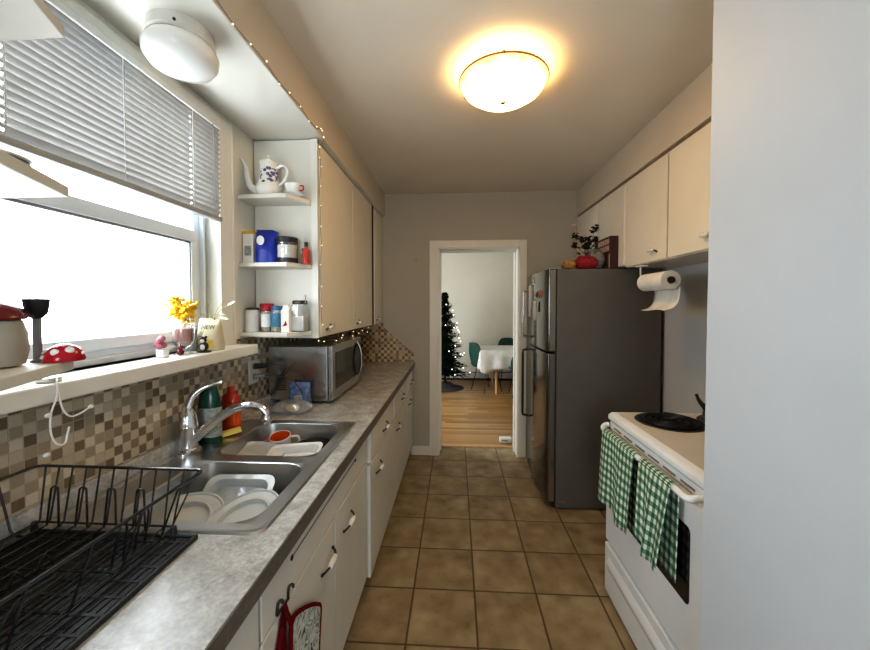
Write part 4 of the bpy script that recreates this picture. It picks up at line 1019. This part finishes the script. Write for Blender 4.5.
t = thing('plastic_bag', (1.05, 2.84, GZ), 'crumpled clear plastic bag in front of the board game', 'bag')
pillow((1.05, 2.84, GZ), .055, .06, .15, 'film', 'bag', t, 8)
random.seed(11)

# ---------------------------------------------------------------- upper cabinets, right
upper('wall_cabinet', 1.42, 2.64, 'cream two-door wall cabinet above the paper towel', [(1.43, 2.125, 1.79, 1.85), (2.137, 2.63, 2.265, 1.85)], 1.782, 2.385, 1.198, RX, -1)
upper('wall_cabinet', 2.642, FY - .002, 'cream cabinet over the refrigerator', [(2.66, 3.13, None, 0), (3.145, 3.665, None, 0)], 1.80, 2.385, 1.198, RX, -1)
struct(MB().box(1.2, RX, 1.42, FY, 2.385, 2.40).build('trim_cabinet_top_right', 'gap', raw=True, smooth=False))

# paper towel
t = thing('towel_holder', (1.19, 2.25, 1.775), 'white under-cabinet bracket holding the paper towel', 'holder')
k = MB(); k.tube([(1.19, 2.44, 1.775), (1.19, 2.44, 1.662), (1.19, 2.10, 1.662)], .005, 8); k.build('rod', 'white', t)
MB().box(1.165, 1.215, 2.40, 2.46, 1.768, 1.775).build('mount', 'white', t, bevel=.002, smooth=False)
MB().lathe([(0, 0), (.018, 0), (.018, .008), (0, .008)], (1.19, 2.092, 1.662), 14, 'Y').build('end_cap', 'iron', t)
t = thing('paper_towel', (1.19, 2.25, 1.62), 'roll of white paper towel with one sheet hanging down', 'paper towel')
MB().lathe([(.02, 0), (.053, 0), (.053, .27), (.02, .27), (.02, 0)], (1.19, 2.105, 1.662), 36, 'Y').build('roll', 'paper', t)
MB().lathe([(.0205, -.001), (.019, -.001), (.019, .271), (.0205, .271)], (1.19, 2.105, 1.662), 24, 'Y').build('core', 'gap', t)
sh = [(1.19 + .054, 1.662), (1.19 + .054, 1.62), (1.19 + .052, 1.575), (1.19 + .042, 1.535), (1.19 + .016, 1.506), (1.19 - .03, 1.492)]
sp_ = arc([(x, 0, z) for x, z in sh], 4)
k = MB(); nn = len(sp_) - 1
k.grid(lambda u, v: (sp_[round(u * nn)].x, 2.11 + .26 * v, sp_[round(u * nn)].z + .004 * math.sin(v * 6)), nn, 8); k.build('hanging_sheet', 'paper', t, solid=.001)

# ---------------------------------------------------------------- stove
VX, VY0, VY1, VZ = .80, 1.175, 1.945, .965
t = thing('stove', (1.13, (VY0 + VY1) / 2, 0), 'white electric coil stove behind the near wall', 'stove')
MB().box(VX + .02, 1.47, VY0, VY1, .03, VZ - .045).build('body', 'enamel', t, bevel=.004, smooth=False)
MB().box(VX + .05, 1.44, VY0 + .02, VY1 - .02, 0, .035).build('plinth', 'black', t, smooth=False)
k = MB(); k.prism([(VX - .005, VZ - .035), (VX + .01, VZ - .045), (1.48, VZ - .045), (1.48, VZ), (VX + .012, VZ), (VX - .005, VZ - .012)], VY0, VY1, 1)
ck = k.build('cooktop', 'enamel', t, bevel=.004)
MB().box(VX + .03, 1.45, VY0 + .02, VY1 - .02, VZ, VZ + .0015).build('top_panel', 'cooktop', ck, smooth=False)
MB().box(1.40, 1.48, VY0, VY1, VZ, VZ + .17).build('back_panel', 'enamel', t, bevel=.006, smooth=False)
def burner(cx, cy, r):
    b_ = MB(); b_.lathe([(r, .002), (r + .008, .005), (r + .012, .002)], (cx, cy, VZ), 40); o = b_.build('drip_pan', 'coil', t)
    MB().lathe([(0, .0025), (r, .0035)], (cx, cy, VZ), 32).build('pan_bowl', 'black', o)
    p = []; n_ = 90
    for i in range(n_):
        q = i / (n_ - 1); rr = .02 + (r - .026) * q; a = q * 2 * PI * 4.2; p.append((cx + rr * math.cos(a), cy + rr * math.sin(a), VZ + .010))
    MB().tube(p, .0052, 7).build('coil', 'coil', o)
burner(1.015, 1.785, .135); burner(1.29, 1.79, .115); burner(1.06, 1.42, .09); burner(1.28, 1.42, .10)
pf = MB(); pf.box(VX + .004, VX + .02, VY0 + .004, VY1 - .004, VZ - .085, VZ - .046); cp = pf.build('front_strip', 'enamel', t, bevel=.003, smooth=False)
k = MB()
for i in range(6): k.box(VX + .0025, VX + .004, 1.26 + i * .11, 1.34 + i * .11, VZ - .072, VZ - .064)
k.build('strip_vents', 'gap', cp, smooth=False)
od = MB().box(VX - .012, VX + .02, VY0 + .004, VY1 - .004, .30, VZ - .09).build('oven_door', 'enamel', t, bevel=.006, smooth=False)
wb = MB(); wb.prism([(y_, z_) for y_, z_ in wb.rrect(1.255, 1.745, .50, .77, .02, 4)], VX - .0135, VX - .012, 0); wb.build('oven_window', 'ovenglass', od)
HZ = .893; HX = VX - .048
k = MB(); k.tube(arc([(VX - .01, VY1 - .02, HZ + .012), (HX + .02, VY1 - .022, HZ + .01), (HX, VY1 - .05, HZ), (HX, VY1 - .15, HZ), (HX, VY0 + .15, HZ), (HX, VY0 + .05, HZ), (HX + .02, VY0 + .022, HZ + .01), (VX - .01, VY0 + .02, HZ + .012)], 5), .0125, 10); k.build('door_handle', 'enamel', od)
dw = MB(); dw.box(VX - .014, VX + .02, VY0 + .002, VY1 - .002, .028, .282); dd = dw.build('warming_drawer', 'enamel', t, bevel=.006, smooth=False)
k = MB(); k.prism([(VX - .014, .155), (VX - .026, .19), (VX - .026, .205), (VX - .014, .235)], VY0 + .05, VY1 - .05, 1); k.build('drawer_ridge', 'enamel', dd, bevel=.003)

# dish towels over the oven handle
def towel(y0, y1, front_z, back_z, label, seed, skew=0.0):
    random.seed(seed); ph = random.uniform(0, 6)
    r_ = .0155
    path = [(HX - r_ - .004, front_z)]
    n1 = 12
    path = [(HX - r_ - .010 * (1 - i / n1), front_z + (HZ - front_z) * i / n1) for i in range(n1)]
    path += [(HX + r_ * math.cos(a), HZ + r_ * math.sin(a)) for a in [PI - PI * i / 8 for i in range(9)]]
    path += [(HX + r_ + .004 * i / n1 * 0, HZ - (HZ - back_z) * i / n1) for i in range(1, n1 + 1)]
    n_ = len(path) - 1
    def fn(u, v):
        x, z = path[round(u * n_)]; fr = max(0, 1 - u * n_ / n1) if u * n_ < n1 else 0
        bk = max(0, (u * n_ - n1 - 8) / n1)
        y = y0 + (y1 - y0) * v
        amp = .011 * fr ** .7 if fr else 0
        x += -amp * (1 + math.sin(v * 13 + ph)) * .8
        y += skew * fr * (v - .2) * .5 - .02 * fr * math.sin(v * 5 + ph) + .012 * bk
        z += (.015 * math.sin(v * 6.5 + ph) - skew * .5 * v) * fr
        return (x, y, z)
    L = sum((Vector(path[i]) - Vector(path[i + 1])).length for i in range(n_))
    k = MB(); k.grid(fn, n_, 28, L / .030, abs(y1 - y0) / .030)
    return tag(k.build('dish_towel', 'gingham', solid=.002), label, 'towel')
towel(1.865, 1.545, .555, .53, 'green gingham dish towel hanging at the fridge end of the oven handle', 2)
towel(1.50, 1.285, .60, .55, 'green gingham dish towel hanging nearer the wall on the oven handle', 4, .10)
# kettle peeping out behind the wall
t = thing('kettle', (1.29, 1.79, VZ), 'dark kettle on the back burner, only its spout in view', 'kettle')
kz = VZ + .0155
MB().lathe([(0, 0), (.085, 0), (.095, .02), (.085, .075), (.045, .105), (.01, .112), (.012, .125), (0, .13)], (1.252, 1.75, kz), 28).build('body', 'iron', t)
MB().tube(arc([(1.177, 1.77, kz + .05), (1.152, 1.785, kz + .085), (1.140, 1.795, kz + .12)], 4), [.016, .013, .011, .010, .009, .008, .007, .007, .007], 10).build('spout', 'iron', t)
MB().tube(arc([(1.182, 1.75, kz + .095), (1.202, 1.75, kz + .17), (1.252, 1.75, kz + .19), (1.302, 1.75, kz + .17), (1.322, 1.75, kz + .095)], 5), .006, 8).build('handle', 'black', t)

# ---------------------------------------------------------------- dining room
t = thing('baseboard_heater', (.3, 7.46, 0), 'long low cream baseboard heater on the dining room wall', 'heater')
k = MB(); k.prism([(7.499, .02), (7.44, .045), (7.44, .165), (7.47, .185), (7.499, .185)], -1.6, 2.6, 0); k.build('housing', 'heater', t)
MB().box(-1.6, 2.6, 7.436, 7.4399, .160, .172).build('outlet_slot', 'ink', t, smooth=False)
MB().box(-1.6, 2.6, 7.445, 7.499, 0, .04).build('dark_base', 'ink', t, smooth=False)
# Christmas tree
tx, ty = -.20, 6.72
t = thing('christmas_tree', (tx, ty, 0), 'dark green Christmas tree with small white lights in the dining room', 'tree')
MB().cyl((tx, ty, .02), (tx, ty, 1.7), .028, .008, 10).build('trunk', 'bark', t)
k = MB()
k.lathe([(0, .26), (.18, .26), (.07, .95), (.012, 1.6), (0, 1.7)], (tx, ty, 0), 14)
for i in range(9000):
    h = random.random() ** 1.25; z = .28 + 1.48 * h; R = .40 * (1 - h) ** .8 + .025; tier = .72 + .28 * math.cos(h * 52)
    a = random.uniform(0, 2 * PI); rr = R * tier * random.uniform(.25, 1)
    p = Vector((tx + rr * math.cos(a), ty + rr * math.sin(a), z - .10 * rr)); d = Vector((math.cos(a), math.sin(a), random.uniform(-.5, .35))).normalized() * random.uniform(.05, .085) * (1 - .55 * h)
    s_ = d.cross(Vector((random.uniform(-.4, .4), random.uniform(-.4, .4), 1))).normalized() * .017
    k.faces([p - s_ * .5, p + d * .4 + s_, p + d, p + d * .4 - s_], [(0, 1, 2, 3)])
k.build('foliage', 'fir', t, smooth=False, recalc=False)
for i in range(40):
    h = random.random() ** 1.2 * .97; z = .32 + 1.40 * h; R = .42 * (1 - h) ** .8 + .05; a = random.uniform(-PI * .95, .6)
    MB().ball((tx + R * math.cos(a), ty + R * math.sin(a), z - .06), .0085, seg=6, rings=4).build('bulb', 'bulbw', t)
k = MB(); k.lathe([(0, .10), (.12, .10), (.2, .04), (.32, .012), (.36, .002), (.3, 0), (0, 0)], (tx, ty, 0), 32); k.build('tree_skirt', 'skirt', t)
# table with cloth
T0, T1, U0, U1, TH = .42, 1.55, 6.24, 7.02, .755
t = thing('dining_table', ((T0 + T1) / 2, (U0 + U1) / 2, 0), 'light wood dining table under a white cloth in the far room', 'table')
MB().box(T0, T1, U0, U1, TH - .03, TH).build('tabletop', 'beech', t, bevel=.004, smooth=False)
for x in (.70, 1.38):
    for y in (6.31, 6.95): MB().cyl((x, y, 0), (x, y, TH - .03), .022, .032, 12).build('leg', 'beech', t)
k = MB(); nS = 96; per = []
def perim(q):
    Lx, Ly = T1 - T0, U1 - U0; s_ = q * 2 * (Lx + Ly)
    if s_ < Lx: return (T0 + s_, U0, 0, -1)
    s_ -= Lx
    if s_ < Ly: return (T1, U0 + s_, 1, 0)
    s_ -= Ly
    if s_ < Lx: return (T1 - s_, U1, 0, 1)
    s_ -= Lx; return (T0, U1 - s_, -1, 0)
loops = []
cxm, cym = (T0 + T1) / 2, (U0 + U1) / 2
for f_, dz in ((.02, .004), (.6, .004), (1.0, .004)):
    loops.append([(cxm + (perim(i / nS)[0] - cxm) * f_, cym + (perim(i / nS)[1] - cym) * f_, TH + dz) for i in range(nS)])
for j in range(1, 7):
    q = j / 6; L = []
    for i in range(nS):
        x, y, nx, ny = perim(i / nS); drop = .33 + .03 * math.sin(i * .62) + .035 * math.sin(i * .23 + 1); wv = .008 + (.012 + .02 * math.sin(i * .9)) * q
        L.append((x + nx * max(.006, wv + .008), y + ny * max(.006, wv + .008), TH + .002 - drop * q))
    loops.append(L)
k.loft(loops, True); tag(k.build('tablecloth', 'linen', solid=.003), 'rumpled white tablecloth with a wavy hem on the dining table', 'tablecloth')
# chairs
def chair():
    t = thing('dining_chair', (0, 0, 0), '', 'chair', 'green shell chairs around the dining table')
    k = MB()
    def seat(u, v):
        x, y = (u - .5) * 2, (v - .5) * 2
        return (x * .23 * (1 - .12 * abs(y) ** 3), y * .22 * (1 - .1 * abs(x) ** 3), .45 + .025 * x * x + .015 * y * y)
    k.grid(seat, 10, 10); k.build('seat', 'velvet', t, solid=.03)
    k = MB()
    def back(u, v):
        x = (u - .5) * 2; wd = .225 * (1 - .45 * max(0, v - .45) ** 1.6 * 2.2 * abs(x)); h = .44 + .43 * v * (1 - .16 * x ** 4)
        return (x * wd, -.20 - .10 * v + .06 * (x * x) * (1 - .3 * v), h)
    k.grid(back, 12, 10); k.build('backrest', 'velvet', t, solid=.035)
    for sx_ in (-1, 1):
        for sy_ in (-1, 1):
            MB().tube([(sx_ * .12, sy_ * .11, .44), (sx_ * .20, sy_ * .19, 0)], .007, 8).build('leg', 'leg', t)
    MB().box(-.13, .13, -.12, .12, .425, .44).build('under_frame', 'leg', t, smooth=False)
    return t
c1 = chair(); c1.location = (.55, 6.55, 0); c1.rotation_euler = (0, 0, -PI / 2 + .55); c1['label'] = 'green velvet shell chair at the tree end of the table'
copy_tree(c1, (1.03, 7.12, 0), PI, 'green velvet shell chair behind the table against the heater')
copy_tree(c1, (1.12, 6.18, 0), 0, 'green velvet shell chair on the kitchen side of the table by the door frame')
# small white box by the door
t = thing('cable_box', (.555, 4.08, 0), 'small white boxy device on the wood floor just past the doorway', 'device')
MB().box(.49, .62, 4.04, 4.12, 0, .05).build('housing', 'white', t, bevel=.008, smooth=False)
MB().box(.51, .575, 4.0385, 4.04, .02, .035).build('grille', 'gasket', t, smooth=False)
# small details on walls
k = MB(); k.lathe([(0, 0), (.006, 0), (.004, -.014), (0, -.016)], (-.40, FY, 1.97), 10, 'Y')
tag(k.build('wall_screw', 'iron'), 'small dark screw left in the far wall beside the door casing', 'screw')

# ---------------------------------------------------------------- light
wd = bpy.data.worlds.new('overcast_sky'); sc.world = wd; wd.use_nodes = True
nt = wd.node_tree; bg = nt.nodes['Background']; bg.inputs[0].default_value = (.86, .94, 1, 1); bg.inputs[1].default_value = 13.0
def area(name, loc, rot, sx, sy, power=0, col=(1, 1, 1), portal=False):
    l = bpy.data.lights.new(name, 'AREA'); l.shape = 'RECTANGLE'; l.size = sx; l.size_y = sy; l.energy = power; l.color = col
    o = bpy.data.objects.new(name, l); o.location = loc; o.rotation_euler = rot; COL.objects.link(o)
    if portal: l.cycles.is_portal = True
    return o
area('window_portal', (-1.24, (OY0 + OY1) / 2, (OZ0 + OZ1) / 2), (0, -PI / 2, 0), OZ1 - OZ0, OY1 - OY0, portal=True)
area('rear_portal', (-.15, BK - .05, 1.5), (PI / 2, 0, 0), .7, 1.0, portal=True)
area('dining_portal', (-2.65, 5.15, 1.5), (0, -PI / 2, 0), 1.4, 1.7, portal=True)

# ---------------------------------------------------------------- camera
cam = bpy.data.cameras.new('camera'); co = bpy.data.objects.new('camera', cam); COL.objects.link(co)
cam.sensor_fit = 'HORIZONTAL'; cam.sensor_width = 36; cam.lens = 366 / 870 * 36; cam.clip_start = .02
pitch = math.radians(1.6); yaw = math.atan(20.8 / 366 * math.cos(pitch))
cam.shift_y = (305.5 + 366 * math.tan(pitch) - 325) / 870
co.location = (0, 0, 1.52); co.rotation_euler = (PI / 2 - pitch, 0, yaw)
sc.camera = co
sc.view_settings.view_transform = 'Standard'; sc.view_settings.look = 'Medium High Contrast'; sc.view_settings.exposure = .3
sc.cycles.use_denoising = True
sc.cycles.max_bounces = 10; sc.cycles.transparent_max_bounces = 16
sc.cycles.sample_clamp_indirect = 8
